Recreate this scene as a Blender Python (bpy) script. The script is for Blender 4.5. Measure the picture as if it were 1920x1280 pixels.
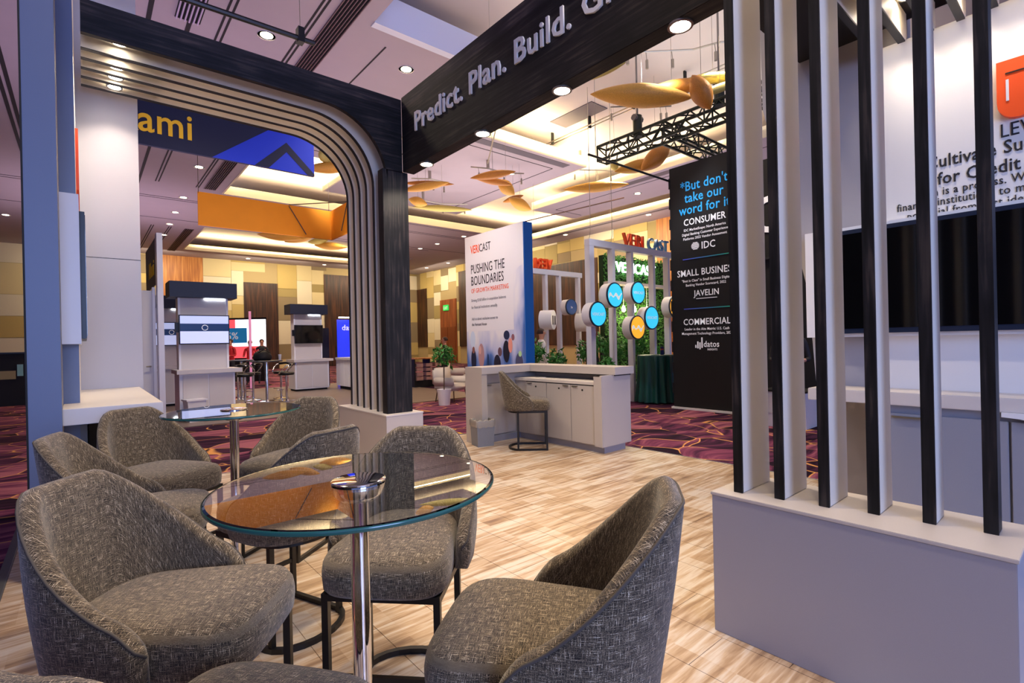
import bpy, bmesh, math, random
from mathutils import Vector, Matrix, noise
random.seed(7)
S = bpy.context.scene
for o in list(bpy.data.objects): bpy.data.objects.remove(o, do_unlink=True)
COL = S.collection
PI = math.pi
# ------------------------------------------------------------------ camera
H = 1.46; YAW = math.radians(40.2); ROL = math.radians(-1.24)
cd = bpy.data.cameras.new('camera'); cam = bpy.data.objects.new('camera', cd); COL.objects.link(cam)
cd.sensor_width = 36; cd.lens = 950/1920*36; cd.clip_start = .02; cd.clip_end = 200
f_ = Vector((math.sin(YAW), math.cos(YAW), 0)); r0 = Vector((math.cos(YAW), -math.sin(YAW), 0)); u0 = Vector((0, 0, 1))
r_ = r0*math.cos(ROL) + u0*math.sin(ROL); u_ = u0*math.cos(ROL) - r0*math.sin(ROL)
cam.matrix_world = Matrix(((r_.x, u_.x, -f_.x, 0), (r_.y, u_.y, -f_.y, 0), (r_.z, u_.z, -f_.z, H), (0, 0, 0, 1)))
S.camera = cam
S.view_settings.view_transform = 'Standard'; S.view_settings.look = 'None'
S.view_settings.gamma = 1; S.view_settings.use_curve_mapping = False
S.view_settings.exposure = 0.35
# the hall is open behind the camera: cool light of the rest of the hall
w = bpy.data.worlds.new('hall'); S.world = w; w.use_nodes = True
w.node_tree.nodes['Background'].inputs[0].default_value = (.33, .43, .95, 1)
w.node_tree.nodes['Background'].inputs[1].default_value = 1.15

def light(kind, name, loc, energy, color=(1, .86, .68), size=.1, size_y=None, rot=(0, 0, 0), spot=None, blend=.4):
    d = bpy.data.lights.new(name, kind); d.energy = energy; d.color = color
    if kind == 'AREA':
        d.shape = 'RECTANGLE'; d.size = size; d.size_y = size_y or size
    elif kind == 'SPOT':
        d.spot_size = math.radians(spot or 90); d.spot_blend = blend; d.shadow_soft_size = size
    else: d.shadow_soft_size = size
    o = bpy.data.objects.new(name, d); COL.objects.link(o); o.location = loc; o.rotation_euler = rot
    return o
WARM = (1, .82, .6); COVE = (1, .78, .42)
K = 1.22                                   # hall plan factor: ceiling plane at CZ
CZ = 7.0; TZ = 7.85
# hall downlights (their discs are built with the ceiling)
for (x, y) in [(4.6, 9.2), (8.5, 3.0), (12.0, 9.0), (2.9, 18.0), (9, 21.8), (14.5, 16), (13, 27), (5, 29), (1.5, 7.5), (2.6, .5)]:
    light('SPOT', 'hall downlight glow', (x, y, CZ-.1), 520, WARM, .35, spot=120, blend=.8)
# cool light of the big screens across the aisle behind the viewer
light('AREA', 'aisle screen glow', (.1, -5.2, 2.6), 300, (.36, .52, 1), 2.6, 3.2, (PI/2, 0, -.36))
# warm spots added over the lounge, desk and near frame as fill
for (x, y, e) in [(1.4, 2.2, 420), (.3, 3.4, 300), (3.4, 2.6, 230), (4.6, 4.6, 260), (8.4, 4.2, 420), (1.2, .2, 260)]:
    light('SPOT', 'added spot fill', (x, y, 6.6), e, (1, .80, .55), .12, spot=60, blend=.7)
# unseen upward area lamps added to brighten the hall ceiling
for (x, y, e, c) in [(1.0, 12, 70, (.86, .66, .95)), (1, 24, 120, (.9, .68, .85)), (5, 9, 60, (1, .78, .66)), (9.5, 13.5, 210, (1, .86, .80)), (15.5, 13, 90, (1, .86, .85)), (10, 24, 120, (1, .8, .7)), (15, 10, 80, (.8, .74, 1)), (0, 2, 60, (.85, .66, 1))]:
    light('AREA', 'added ceiling fill', (x, y, 4.1), e*1.25, c, 6.5, 6.5, (PI, 0, 0))
def aimed(loc, tgt, e, c=WARM, ang=60):  # spots added to brighten the tall sign, kiosks and near frame
    o = light('SPOT', 'added spot fill', loc, e, c, .12, spot=ang, blend=.8)
    o.rotation_euler = (Vector(tgt)-Vector(loc)).to_track_quat('-Z', 'Y').to_euler()
aimed((3.6, 8.2, 5.9), (6.94, 8.8, 2.2), 420, (1, .93, .95), 55)
aimed((2.2, 10.4, 5.9), (2.2, 12.6, 1.2), 240, (.86, .84, 1), 60)
aimed((4.5, 12.5, 6.3), (6.0, 17.0, 1.4), 650, (.86, .84, 1), 60)
aimed((7.2, 4.6, 6.3), (9.8, 7.3, 2.6), 480, (.9, .9, 1), 70)
# wall washers
for (x, y, rz, e) in [(2, 33.5, 0, 150), (9, 33.5, 0, 150), (16, 33.5, 0, 150)]:
    light('AREA', 'wall washer', (x, y, 6.6), e, (1, .86, .62), 5, .5, (math.radians(42), 0, 0))
for (y, e) in [(31, 130), (23, 150), (15, 130)]:
    light('AREA', 'wall washer', (18.4, y, 6.6), e, (1, .86, .62), 5, .5, (math.radians(42), 0, -PI/2))
# cove light strips, in the trays
def cove(x0, y0, x1, y1, tilt, e):
    L = math.hypot(x1-x0, y1-y0); a = math.atan2(y1-y0, x1-x0)
    o = light('AREA', 'cove strip glow', ((x0+x1)/2, (y0+y1)/2, CZ+.12), e*L, COVE, L, .12)
    o.rotation_euler = (PI+tilt, 0, a) if True else (0, 0, 0)

# ------------------------------------------------------------------ materials
MC = {}
def lin(c): return tuple(((v/12.92) if v <= .04045 else ((v+.055)/1.055)**2.4) for v in c)
def hx(s): return lin(tuple(int(s[i:i+2], 16)/255 for i in (0, 2, 4)))
def mat(name, col, rough=.5, metal=0, emit=0, emcol=None, nz=None, bump=0, spec=.5):
    if name in MC: return MC[name]
    m = bpy.data.materials.new(name); m.use_nodes = True; MC[name] = m
    nt = m.node_tree; b = nt.nodes['Principled BSDF']
    if isinstance(col, str): col = hx(col)
    b.inputs['Base Color'].default_value = (*col, 1); b.inputs['Roughness'].default_value = rough
    b.inputs['Metallic'].default_value = metal; b.inputs['Specular IOR Level'].default_value = spec
    if emit:
        b.inputs['Emission Color'].default_value = (*(emcol or col), 1); b.inputs['Emission Strength'].default_value = emit
    if nz or bump:
        tc = nt.nodes.new('ShaderNodeTexCoord'); n = nt.nodes.new('ShaderNodeTexNoise')
        n.inputs['Scale'].default_value = (nz or (30, .1))[0]; n.inputs['Detail'].default_value = 4
        nt.links.new(tc.outputs['Object'], n.inputs['Vector'])
        if nz:
            mx = nt.nodes.new('ShaderNodeMixRGB'); a = nz[1]
            mx.inputs[1].default_value = (*[v*(1-a) for v in col], 1); mx.inputs[2].default_value = (*[min(1, v*(1+a)) for v in col], 1)
            nt.links.new(n.outputs[0], mx.inputs[0]); nt.links.new(mx.outputs[0], b.inputs['Base Color'])
        if bump:
            bp = nt.nodes.new('ShaderNodeBump'); bp.inputs['Strength'].default_value = bump; bp.inputs['Distance'].default_value = .01
            nt.links.new(n.outputs[0], bp.inputs['Height']); nt.links.new(bp.outputs[0], b.inputs['Normal'])
    return m
def nodes_mat(name, build, rough=.6, **k):
    if name in MC: return MC[name]
    m = mat(name, (1, 1, 1), rough, **k); nt = m.node_tree
    build(nt, nt.nodes['Principled BSDF']); return m
def nd(nt, t, **k):
    n = nt.nodes.new('ShaderNode'+t)
    for a, v in k.items():
        if a.startswith('i_'): n.inputs[int(a[2:]) if a[2:].isdigit() else a[2:]].default_value = v
        else: setattr(n, a, v)
    return n
def ramp(nt, stops, interp='LINEAR'):
    n = nt.nodes.new('ShaderNodeValToRGB'); n.color_ramp.interpolation = interp
    e = n.color_ramp.elements
    while len(e) < len(stops): e.new(.5)
    for i, (p, c) in enumerate(stops): e[i].position = p; e[i].color = (*c, 1)
    return n
def mapping(nt, src, scale=(1, 1, 1), rot=(0, 0, 0)):
    mp = nt.nodes.new('ShaderNodeMapping'); mp.inputs['Scale'].default_value = scale; mp.inputs['Rotation'].default_value = rot
    nt.links.new(src, mp.inputs['Vector']); return mp.outputs[0]

def b_fabric(nt, b):
    tc = nd(nt, 'TexCoord'); L = nt.links.new
    outs = []
    for sc in ((620, 30, 1), (30, 620, 1)):
        n = nd(nt, 'TexNoise'); n.inputs['Scale'].default_value = 1; n.inputs['Detail'].default_value = 1.5; n.inputs['Roughness'].default_value = .6
        L(mapping(nt, tc.outputs['UV'], sc), n.inputs['Vector']); outs.append(n.outputs[0])
    mx = nd(nt, 'Math', operation='MAXIMUM'); L(outs[0], mx.inputs[0]); L(outs[1], mx.inputs[1])
    n3 = nd(nt, 'TexNoise'); n3.inputs['Scale'].default_value = 420; n3.inputs['Detail'].default_value = 2
    L(tc.outputs['UV'], n3.inputs['Vector'])
    ad = nd(nt, 'Math', operation='MULTIPLY_ADD'); ad.inputs[1].default_value = .45; L(n3.outputs[0], ad.inputs[0]); L(mx.outputs[0], ad.inputs[2])
    rp = ramp(nt, [(.67, hx('1c1814')), (.80, hx('5f5342')), (.89, hx('8d7d64')), (.99, hx('e6d9c0'))])
    L(ad.outputs[0], rp.inputs[0]); L(rp.outputs[0], b.inputs['Base Color'])
    bp = nd(nt, 'Bump'); bp.inputs['Strength'].default_value = .5; bp.inputs['Distance'].default_value = .002
    L(ad.outputs[0], bp.inputs['Height']); L(bp.outputs[0], b.inputs['Normal'])
    b.inputs['Sheen Weight'].default_value = .25
FAB = nodes_mat('tweed fabric', b_fabric, .9, spec=.2)
def b_carpet(nt, b):
    L = nt.links.new; tc = nd(nt, 'TexCoord'); g = nd(nt, 'NewGeometry')
    wn = nd(nt, 'TexNoise'); wn.inputs['Scale'].default_value = .8; wn.inputs['Detail'].default_value = 1
    L(g.outputs['Position'], wn.inputs['Vector'])
    va = nd(nt, 'VectorMath', operation='MULTIPLY_ADD'); va.inputs[1].default_value = (.9, .9, 0)
    L(wn.outputs['Color'], va.inputs[0]); L(g.outputs['Position'], va.inputs[2])
    mp = mapping(nt, va.outputs[0], (1.0, 1.0, 0), (0, 0, .6))
    v = nd(nt, 'TexVoronoi', feature='DISTANCE_TO_EDGE'); v.inputs['Scale'].default_value = 1.7; L(mp, v.inputs['Vector'])
    v2 = nd(nt, 'TexVoronoi'); v2.inputs['Scale'].default_value = 1.7; L(mp, v2.inputs['Vector'])
    st = nd(nt, 'TexNoise'); st.inputs['Scale'].default_value = 1; st.inputs['Detail'].default_value = 3
    L(mapping(nt, va.outputs[0], (1.3, 9, 1), (0, 0, .5)), st.inputs['Vector'])
    ad = nd(nt, 'MixRGB'); ad.inputs[0].default_value = .62; L(v2.outputs['Color'], ad.inputs[1]); L(st.outputs[0], ad.inputs[2])
    bw = nd(nt, 'RGBToBW'); L(ad.outputs[0], bw.inputs[0])
    rp = ramp(nt, [(.36, hx('1f0e20')), (.46, hx('42203a')), (.55, hx('6c3450')), (.66, hx('9a5c6a'))]); L(bw.outputs[0], rp.inputs[0])
    ed = ramp(nt, [(.006, (1, 1, 1)), (.022, (0, 0, 0))]); L(v.outputs[0], ed.inputs[0])
    br = nd(nt, 'TexNoise'); br.inputs['Scale'].default_value = 1.7; L(g.outputs['Position'], br.inputs['Vector'])
    bq = ramp(nt, [(.42, (0, 0, 0)), (.52, (1, 1, 1))]); L(br.outputs[0], bq.inputs[0])
    mu = nd(nt, 'Math', operation='MULTIPLY'); L(ed.outputs[0], mu.inputs[0]); L(bq.outputs[0], mu.inputs[1])
    mx = nd(nt, 'MixRGB'); L(mu.outputs[0], mx.inputs[0]); L(rp.outputs[0], mx.inputs[1]); mx.inputs[2].default_value = (*hx('d79a5a'), 1)
    L(mx.outputs[0], b.inputs['Base Color'])
CARPET = nodes_mat('purple carpet', b_carpet, .95, spec=.1)
def b_tile(nt, b):
    L = nt.links.new; g = nd(nt, 'NewGeometry')
    # printed short planks: tone per plank cell, grain along X
    sx = nd(nt, 'SeparateXYZ'); L(g.outputs['Position'], sx.inputs[0])
    def fl(sock, s):
        m = nd(nt, 'Math', operation='MULTIPLY'); m.inputs[1].default_value = s; L(sock, m.inputs[0])
        q = nd(nt, 'Math', operation='FLOOR'); L(m.outputs[0], q.inputs[0]); return q.outputs[0]
    fy = fl(sx.outputs[1], 1/.1525); fx = fl(sx.outputs[0], 1/.305)
    cx = nd(nt, 'CombineXYZ'); L(fx, cx.inputs[0]); L(fy, cx.inputs[1])
    wn = nd(nt, 'TexWhiteNoise'); L(cx.outputs[0], wn.inputs['Vector'])
    n = nd(nt, 'TexNoise'); n.inputs['Scale'].default_value = 1; n.inputs['Detail'].default_value = 5; n.inputs['Distortion'].default_value = .6
    L(mapping(nt, g.outputs['Position'], (2.2, 24, 1)), n.inputs['Vector'])
    n2 = nd(nt, 'TexNoise'); n2.inputs['Scale'].default_value = 1; n2.inputs['Detail'].default_value = 3
    L(mapping(nt, g.outputs['Position'], (9, 110, 1)), n2.inputs['Vector'])
    a = nd(nt, 'Math', operation='MULTIPLY_ADD'); a.inputs[1].default_value = .20; L(wn.outputs[0], a.inputs[0]); L(n.outputs[0], a.inputs[2])
    a2 = nd(nt, 'Math', operation='MULTIPLY_ADD'); a2.inputs[1].default_value = .22; L(n2.outputs[0], a2.inputs[0]); L(a.outputs[0], a2.inputs[2])
    rp = ramp(nt, [(.44, hx('806652')), (.58, hx('a68a6c')), (.70, hx('bda58a')), (.84, hx('cfc3b4'))]); L(a2.outputs[0], rp.inputs[0])
    L(rp.outputs[0], b.inputs['Base Color'])
TILE = nodes_mat('wood print tile', b_tile, .32)
def b_stain(nt, b):
    L = nt.links.new; tc = nd(nt, 'TexCoord')
    n = nd(nt, 'TexNoise'); n.inputs['Scale'].default_value = 1; n.inputs['Detail'].default_value = 6; n.inputs['Distortion'].default_value = .5
    L(mapping(nt, tc.outputs['UV'], (40, 2.2, 1)), n.inputs['Vector'])
    n2 = nd(nt, 'TexNoise'); n2.inputs['Scale'].default_value = 3; n2.inputs['Detail'].default_value = 5; L(tc.outputs['UV'], n2.inputs['Vector'])
    a = nd(nt, 'Math', operation='MULTIPLY_ADD'); a.inputs[1].default_value = .6; L(n2.outputs[0], a.inputs[0]); L(n.outputs[0], a.inputs[2])
    rp = ramp(nt, [(.66, hx('09090b')), (.86, hx('1c1a1c')), (1.0, hx('3a322e'))]); L(a.outputs[0], rp.inputs[0]); L(rp.outputs[0], b.inputs['Base Color'])
STAIN = nodes_mat('black stained pine', b_stain, .55, spec=.3)
def b_brown(nt, b, cols=('24130b', '3c2010', '553018')):
    L = nt.links.new; tc = nd(nt, 'TexCoord')
    n = nd(nt, 'TexNoise'); n.inputs['Scale'].default_value = 1; n.inputs['Detail'].default_value = 5
    L(mapping(nt, tc.outputs['Object'], (9, 9, .6)), n.inputs['Vector'])
    rp = ramp(nt, [(.35, hx(cols[0])), (.5, hx(cols[1])), (.65, hx(cols[2]))]); L(n.outputs[0], rp.inputs[0]); L(rp.outputs[0], b.inputs['Base Color'])
DARKW = nodes_mat('dark walnut panel', b_brown, .5)
ORW = nodes_mat('honey wood veneer', lambda nt, b: b_brown(nt, b, ('a0602c', 'b87434', 'd09048')), .45)
DOORW = nodes_mat('cherry door veneer', lambda nt, b: b_brown(nt, b, ('6e3218', '8c4522', 'a55a2e')), .4)
LAM = mat('greige linen laminate', 'b9b1ab', .45, nz=(260, .05))
LAMW = mat('pale laminate', 'cfc8c2', .4, nz=(200, .03))
LAMG = mat('grey laminate', '98969e', .42, nz=(260, .05))
CABG = mat('slate cabinet laminate', '8d8f9a', .42, nz=(260, .05))
FINB = mat('taupe fin laminate', 'd2c9bb', .5, nz=(300, .04))
WHITE = mat('white gloss board', 'e6e4e4', .3); WHM = mat('white matte', 'e2dfdd', .6)
BLK = mat('black powder coat', '0b0b0c', .4); BLKM = mat('matte black', '070708', .7)
DGAP = mat('black shadow gap', '050505', .9)
CHR = mat('chrome', 'dddde2', .06, 1); STL = mat('brushed nickel', 'a8a49a', .3, 1)
NAVY = mat('navy fabric', '0a1538', .7); BLUE = mat('royal blue print', '0d34c8', .6); NAVY2 = mat('dark header navy', '101a2e', .5)
YEL = mat('yellow print', 'f5c21a', .6); ORG = mat('orange fabric', 'f59c08', .7, nz=(3, .06)); ORL = mat('orange letter', 'f2551c', .45)
TXTB = mat('black print', '1c1c26', .6); TXTG = mat('grey print', '77777f', .6); TXTW = mat('white print', 'f2f2f4', .6, emit=.15)
CYAN = mat('cyan print', '28a8ee', .6, emit=.12)
SCR = mat('dark screen glass', '040507', .06); GRN = mat('leaf green', '2f7a24', .55, nz=(8, .5)); GRN2 = mat('hedge green', '4a8a2c', .6, nz=(6, .5))
CEI = mat('ceiling plaster', 'aca0aa', .8, nz=(2, .04)); TRAY = mat('tray plaster', 'c9c0bc', .8, nz=(1.3, .04)); LIP = mat('cove lip paint', 'd8cfb4', .7)
GRAYP = mat('grey-mauve metal slot', '5c5560', .6)
LAMP = mat('lamp lens', 'fff4e0', .4, emit=26, emcol=(1, .88, .7)); LAMPS = mat('small downlight lens', 'fff0d8', .4, emit=7, emcol=(1, .84, .6))
GOLD = mat('woven gold fibre', 'd9a03c', .5, nz=(60, .25), bump=.4); GOLD2 = mat('woven amber fibre', 'bf7c28', .5, nz=(60, .3), bump=.4)
GOLD3 = mat('woven olive fibre', 'c4b45c', .5, nz=(60, .25), bump=.4)
def glassm():
    m = mat('table glass', (1, 1, 1), 0)
    b = m.node_tree.nodes['Principled BSDF']; b.inputs['Transmission Weight'].default_value = 1; b.inputs['IOR'].default_value = 1.52
    b.inputs['Base Color'].default_value = (.93, .98, .96, 1); return m
GLASS = glassm()
EDGE = mat('green glass edge', '2a5a52', .15, spec=.6)

# ------------------------------------------------------------------ mesh helpers
def link(name, me, m, parent=None):
    o = bpy.data.objects.new(name, me); COL.objects.link(o)
    for mm in (m if isinstance(m, (list, tuple)) else [m]): me.materials.append(mm)
    if parent is not None: o.parent = parent
    return o
def tag(o, label=None, cat=None, group=None, kind=None):
    if label: o['label'] = label
    if cat: o['category'] = cat
    if group: o['group'] = group
    if kind: o['kind'] = kind
    return o
def empty(name, loc=(0, 0, 0), rz=0, label=None, cat=None, group=None):
    o = bpy.data.objects.new(name, None); COL.objects.link(o); o.location = loc; o.rotation_euler = (0, 0, rz); o.empty_display_size = .05
    return tag(o, label, cat, group)
class MB:
    def __init__(s): s.v = []; s.f = []; s.mi = []; s.c = 0; s.uv = None
    def add(s, vs, fs, mi=0):
        n = len(s.v); s.v += [tuple(v) for v in vs]; s.f += [tuple(i+n for i in f) for f in fs]; s.mi += [mi]*len(fs); return s
    def box(s, a, b, mi=0):
        (x0, y0, z0), (x1, y1, z1) = a, b
        if x0 > x1: x0, x1 = x1, x0
        if y0 > y1: y0, y1 = y1, y0
        if z0 > z1: z0, z1 = z1, z0
        return s.add([(x0, y0, z0), (x1, y0, z0), (x1, y1, z0), (x0, y1, z0), (x0, y0, z1), (x1, y0, z1), (x1, y1, z1), (x0, y1, z1)],
                     [(0, 3, 2, 1), (4, 5, 6, 7), (0, 1, 5, 4), (1, 2, 6, 5), (2, 3, 7, 6), (3, 0, 4, 7)], mi)
    def tube(s, pts, r, n=8, mi=0, closed=False, square=False):
        pts = [Vector(p) for p in pts]; N = len(pts); rings = []
        up = Vector((0, 0, 1))
        for i, p in enumerate(pts):
            if closed: t = (pts[(i+1) % N]-pts[i-1])
            else: t = pts[min(i+1, N-1)]-pts[max(i-1, 0)]
            t.normalize()
            a = up if abs(t.dot(up)) < .95 else Vector((1, 0, 0))
            x = t.cross(a).normalized(); y = x.cross(t).normalized()
            rr = r[i] if isinstance(r, (list, tuple)) else r
            k = 1.414 if square else 1
            rings.append([p+(x*math.cos(q)+y*math.sin(q))*rr*k for q in [2*PI*(j+(.5 if square else 0))/n for j in range(n)]])
        vs = [v for R in rings for v in R]; fs = []
        for i in range(N if closed else N-1):
            for j in range(n):
                a = i*n+j; b = i*n+(j+1) % n; c = ((i+1) % N)*n+(j+1) % n; d = ((i+1) % N)*n+j
                fs.append((a, b, c, d))
        if not closed: fs += [tuple(reversed(range(n))), tuple((N-1)*n+j for j in range(n))]
        return s.add(vs, fs, mi)
    def lathe(s, prof, c=(0, 0, 0), n=32, mi=0, cap=True):
        vs = []; fs = []
        for (r, z) in prof:
            for j in range(n):
                q = 2*PI*j/n; vs.append((c[0]+r*math.cos(q), c[1]+r*math.sin(q), c[2]+z))
        for i in range(len(prof)-1):
            for j in range(n): fs.append((i*n+j, i*n+(j+1) % n, (i+1)*n+(j+1) % n, (i+1)*n+j))
        if cap: fs += [tuple(reversed(range(n))), tuple((len(prof)-1)*n+j for j in range(n))]
        return s.add(vs, fs, mi)
    def prism(s, poly, axis, a, b, mi=0):
        # poly 2d ; axis 'x': (y,z), 'y': (x,z), 'z': (x,y)
        def P(p, t): return {'x': (t, p[0], p[1]), 'y': (p[0], t, p[1]), 'z': (p[0], p[1], t)}[axis]
        n = len(poly); vs = [P(p, a) for p in poly]+[P(p, b) for p in poly]
        fs = [tuple(range(n)), tuple(reversed(range(n, 2*n)))]+[(i, i+n, (i+1) % n+n, (i+1) % n) for i in range(n)]
        return s.add(vs, fs, mi)
    def build(s, name, m, parent=None, smooth=False, bevel=0, recalc=True, angle=None):
        me = bpy.data.meshes.new(name); me.from_pydata(s.v, [], s.f)
        o = link(name, me, m, parent)
        for p, i in zip(me.polygons, s.mi): p.material_index = i; p.use_smooth = smooth
        if recalc:
            bm = bmesh.new(); bm.from_mesh(me); bmesh.ops.recalc_face_normals(bm, faces=bm.faces)
            if bevel: bmesh.ops.bevel(bm, geom=[e for e in bm.edges if e.is_manifold and e.calc_face_angle(0) > .6], offset=bevel, segments=2, affect='EDGES', clamp_overlap=True)
            bm.to_mesh(me); bm.free()
        if smooth and angle: 
            for p in me.polygons: p.use_smooth = True
            me.set_sharp_from_angle(angle=angle)
        return o
def box(name, a, b, m, parent=None, bevel=0):
    return MB().box(a, b).build(name, m, parent, bevel=bevel)
def slabuv(o, axis_long):
    """UVs in metres, v along the grain"""
    me = o.data; uv = me.uv_layers.new(name='UVMap')
    for p in me.polygons:
        for li in p.loop_indices:
            co = me.vertices[me.loops[li].vertex_index].co
            other = [co[i] for i in range(3) if i != axis_long]
            uv.data[li].uv = (other[0]+other[1]*1.0, co[axis_long])
def boards(name, a, b, m, parent, ax):
    o = box(name, a, b, m, parent, .003); slabuv(o, ax); return o
RX = {'-x': ((0, -1, 0), (0, 0, 1)), '-y': ((1, 0, 0), (0, 0, 1)), '+x': ((0, 1, 0), (0, 0, 1)), '+y': ((-1, 0, 0), (0, 0, 1)), '+z': ((1, 0, 0), (0, 1, 0))}
def text(body, loc, size, m, face='-x', parent=None, ext=.002, sx=1., align='LEFT', bold=0, name='lettering', right=None, spacing=1., valign=None):
    c = bpy.data.curves.new('t', 'FONT'); c.body = body; c.size = size; c.extrude = ext; c.align_x = align; c.offset = bold*size
    c.resolution_u = 2 if size < .3 else 4; c.space_line = spacing
    if valign: c.align_y = valign
    bold = min(bold, .012); c.offset = bold*size; c.space_character = 1.04
    o = bpy.data.objects.new('t', c); COL.objects.link(o)
    dg = bpy.context.evaluated_depsgraph_get(); me = bpy.data.meshes.new_from_object(o.evaluated_get(dg))
    bpy.data.objects.remove(o); bpy.data.curves.remove(c)
    r, u = RX[face]; r = Vector(right) if right else Vector(r); u = Vector(u); n = r.cross(u)
    M = Matrix(((r.x*sx, u.x, n.x, loc[0]), (r.y*sx, u.y, n.y, loc[1]), (r.z*sx, u.z, n.z, loc[2]), (0, 0, 0, 1)))
    me.transform(M); me.materials.clear()
    o = link(name, me, m, parent)
    if parent is not None:
        pass
    return o
def copy_tree(o, parent=None):
    c = o.copy(); COL.objects.link(c)
    if parent is not None: c.parent = parent
    for ch in list(o.children): copy_tree(ch, c)
    return c
def disc(mb, c, r, n=20, h=.01, axis='z', mi=0):
    if axis == 'z': mb.lathe([(r, 0), (r, h)], c, n, mi)
    return mb

# ------------------------------------------------------------------ carpet and booth floor
fl = MB().box((-14, -10, -.08), (21, 36.4, -.022)).build('floor', CARPET); tag(fl, kind='structure')
bf = empty('tile_floor', (0, 0, 0), 0, 'raised floor of wood-look tiles under the lounge chairs', 'floor')
box('subfloor', (-.40, -1.2, -.021), (5.62, 6.68, -.006), mat('tile joint', 'a8917a', .6), bf)
TX, TY = .305, .61
tm = MB().box((.0012, .0012, -.006), (TX-.002, TY-.002, 0)).build('tile', TILE, bf, bevel=0)
n = 0; far = MB(); cells = []
for i in range(20):
    for j in range(-3, 12):
        x = -.4+i*TX+.0; y = -1.2+(j+3)*TY-(0 if i % 2 == 0 else TY/2)
        cells.append((x, max(y, -1.2), min(x+TX, 5.62), min(y+TY, 6.68)))
cells = [c for c in cells if c[3]-c[1] > .05 and c[2]-c[0] > .05]
cells.sort(key=lambda c: math.hypot(c[0]+.15-1.2, c[1]+.3-1.5))
first = True
for c in cells:
    full = abs(c[3]-c[1]-TY) < 1e-4 and abs(c[2]-c[0]-TX) < 1e-4
    if full and n < 255:
        o = tm if first else tm.copy()
        if not first: COL.objects.link(o)
        first = False; o.location = (c[0], c[1], 0); n += 1
    else: far.box((c[0]+.0012, c[1]+.0012, -.006), (c[2]-.0012, c[3]-.0012, 0))
tag(far.build('edge_tiles', TILE, bf), kind='stuff')
eg = MB().prism([(-.46, -.021), (-.40, -.021), (-.40, .004), (-.405, .006)], 'y', -1.2, 6.7)
eg.prism([(5.62, -.021), (5.68, -.021), (5.625, .006), (5.62, .004)], 'y', -1.2, 6.7)
eg.prism([(6.68, -.021), (6.74, -.021), (6.685, .006), (6.68, .004)], 'x', -.4, 5.62).build('edge_trim', mat('grey aluminium trim', '8a8d90', .35, .6), bf)
tp = MB()
hz = empty('hazard_tape', (0, 0, 0), 0, 'black and yellow hazard tape on the carpet beside the grey waste bin', 'tape')
for k in range(16):
    y = 6.3+k*.11
    (tp if k % 2 else tp).box((4.66, y, -.021), (4.70, y+.11, -.019), k % 2)
tp.build('tape_strip', [mat('tape black', '111111', .6), mat('tape yellow', 'e8d020', .6)], hz)
st = empty('floor_sticker', (0, 0, 0), 0, 'small white printed sticker lying at the edge of the tile floor', 'sticker')
box('paper', (5.64, 2.72, -.021), (5.72, 3.02, -.018), WHITE, st); text('LEVEL', (5.70, 2.98, -.0175), .07, TXTB, '+z', st, .0003, right=(0, -1, 0))

# ------------------------------------------------------------------ hall walls
def k(v): return v*K
wf = MB().box((-14, 35.95, -.08), (20.6, 36.3, 9)).build('wall_far', mat('wall ground', 'b09a6c', .8)); tag(wf, kind='structure')
wr = MB().box((20.55, -10, -.08), (20.9, 36.3, 9)).build('wall_right', MC['wall ground']); tag(wr, kind='structure')
wl_ = MB().box((-14.3, -10, -.08), (-14, 36.3, 9)).build('wall_left', mat('dim side wall', '7a6a58', .8)); tag(wl_, kind='structure')
TONES = [mat('cream acoustic panel', 'd9c592', .85, nz=(40, .05)), mat('sand acoustic panel', 'c2a866', .85, nz=(40, .05)),
         mat('taupe acoustic panel', '8f7c5c', .85, nz=(40, .05)), mat('pale acoustic panel', 'e0d3b4', .85, nz=(40, .05)), mat('olive acoustic panel', 'a08c58', .85, nz=(40, .05))]
rnd = random.Random(3); RP = [0, 1, 2, 3, 0, 4, 2, 1]
def panels(parent, axis, a0, a1, at, skip):
    a = a0; ci = 0
    while a < a1:
        wd = rnd.choice((1.0, 1.05, 2.0)); z = rnd.choice((0, -.4)); b = min(a+wd, a1); ci += 1
        prev = -1
        while z < 7.0:
            h = rnd.choice((.55, 1.0, 1.1, 1.6)); z1 = min(z+h, 7.02); z0 = max(z, 0)
            t = rnd.choice([q for q in range(5) if q != prev]); prev = t; dd = rnd.choice((.02, .035))
            segs = [(a, b)]
            for s0, s1, sz in skip:
                ns = []
                for p, q in segs:
                    if q <= s0 or p >= s1 or z0 >= sz: ns.append((p, q))
                    else:
                        if p < s0: ns.append((p, s0))
                        if q > s1: ns.append((s1, q))
                segs = ns
            for p, q in segs:
                if q-p > .1 and z1-z0 > .1:
                    if axis == 'x': box('wall_panel', (p+.008, at-dd, z0+.008), (q-.008, at, z1-.008), TONES[t], parent)
                    else: box('wall_panel', (at-dd, p+.008, z0+.008), (at, q-.008, z1-.008), TONES[t], parent)
            z += h
        a = b
sk = [(3.5, 5.65, 7), (7.9, 9.95, 5.65), (13.05, 15.0, 6.5)]
panels(wf, 'x', -9, 20.5, 35.95, [(a, b, z) for a, b, z in sk])
box('wood_panel', (3.5, 35.9, 0), (5.65, 35.95, 7.0), ORW, wf)
for a, b, z in sk[1:]: box('walnut_panel', (a, 35.87, 0), (b, 35.95, z), DARKW, wf)
sk = [(34.45, 36.0, 5.75), (30.4, 32.5, 4.65), (27.2, 30.0, 6.5), (17.25, 25.2, 5.75), (12.0, 13.65, 7)]
panels(wr, 'y', 6, 35.9, 20.55, sk)
for a, b, z in (sk[0], sk[2], sk[3]): box('walnut_panel', (20.47, a, 1.2), (20.55, b, z), DARKW, wr)
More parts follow.
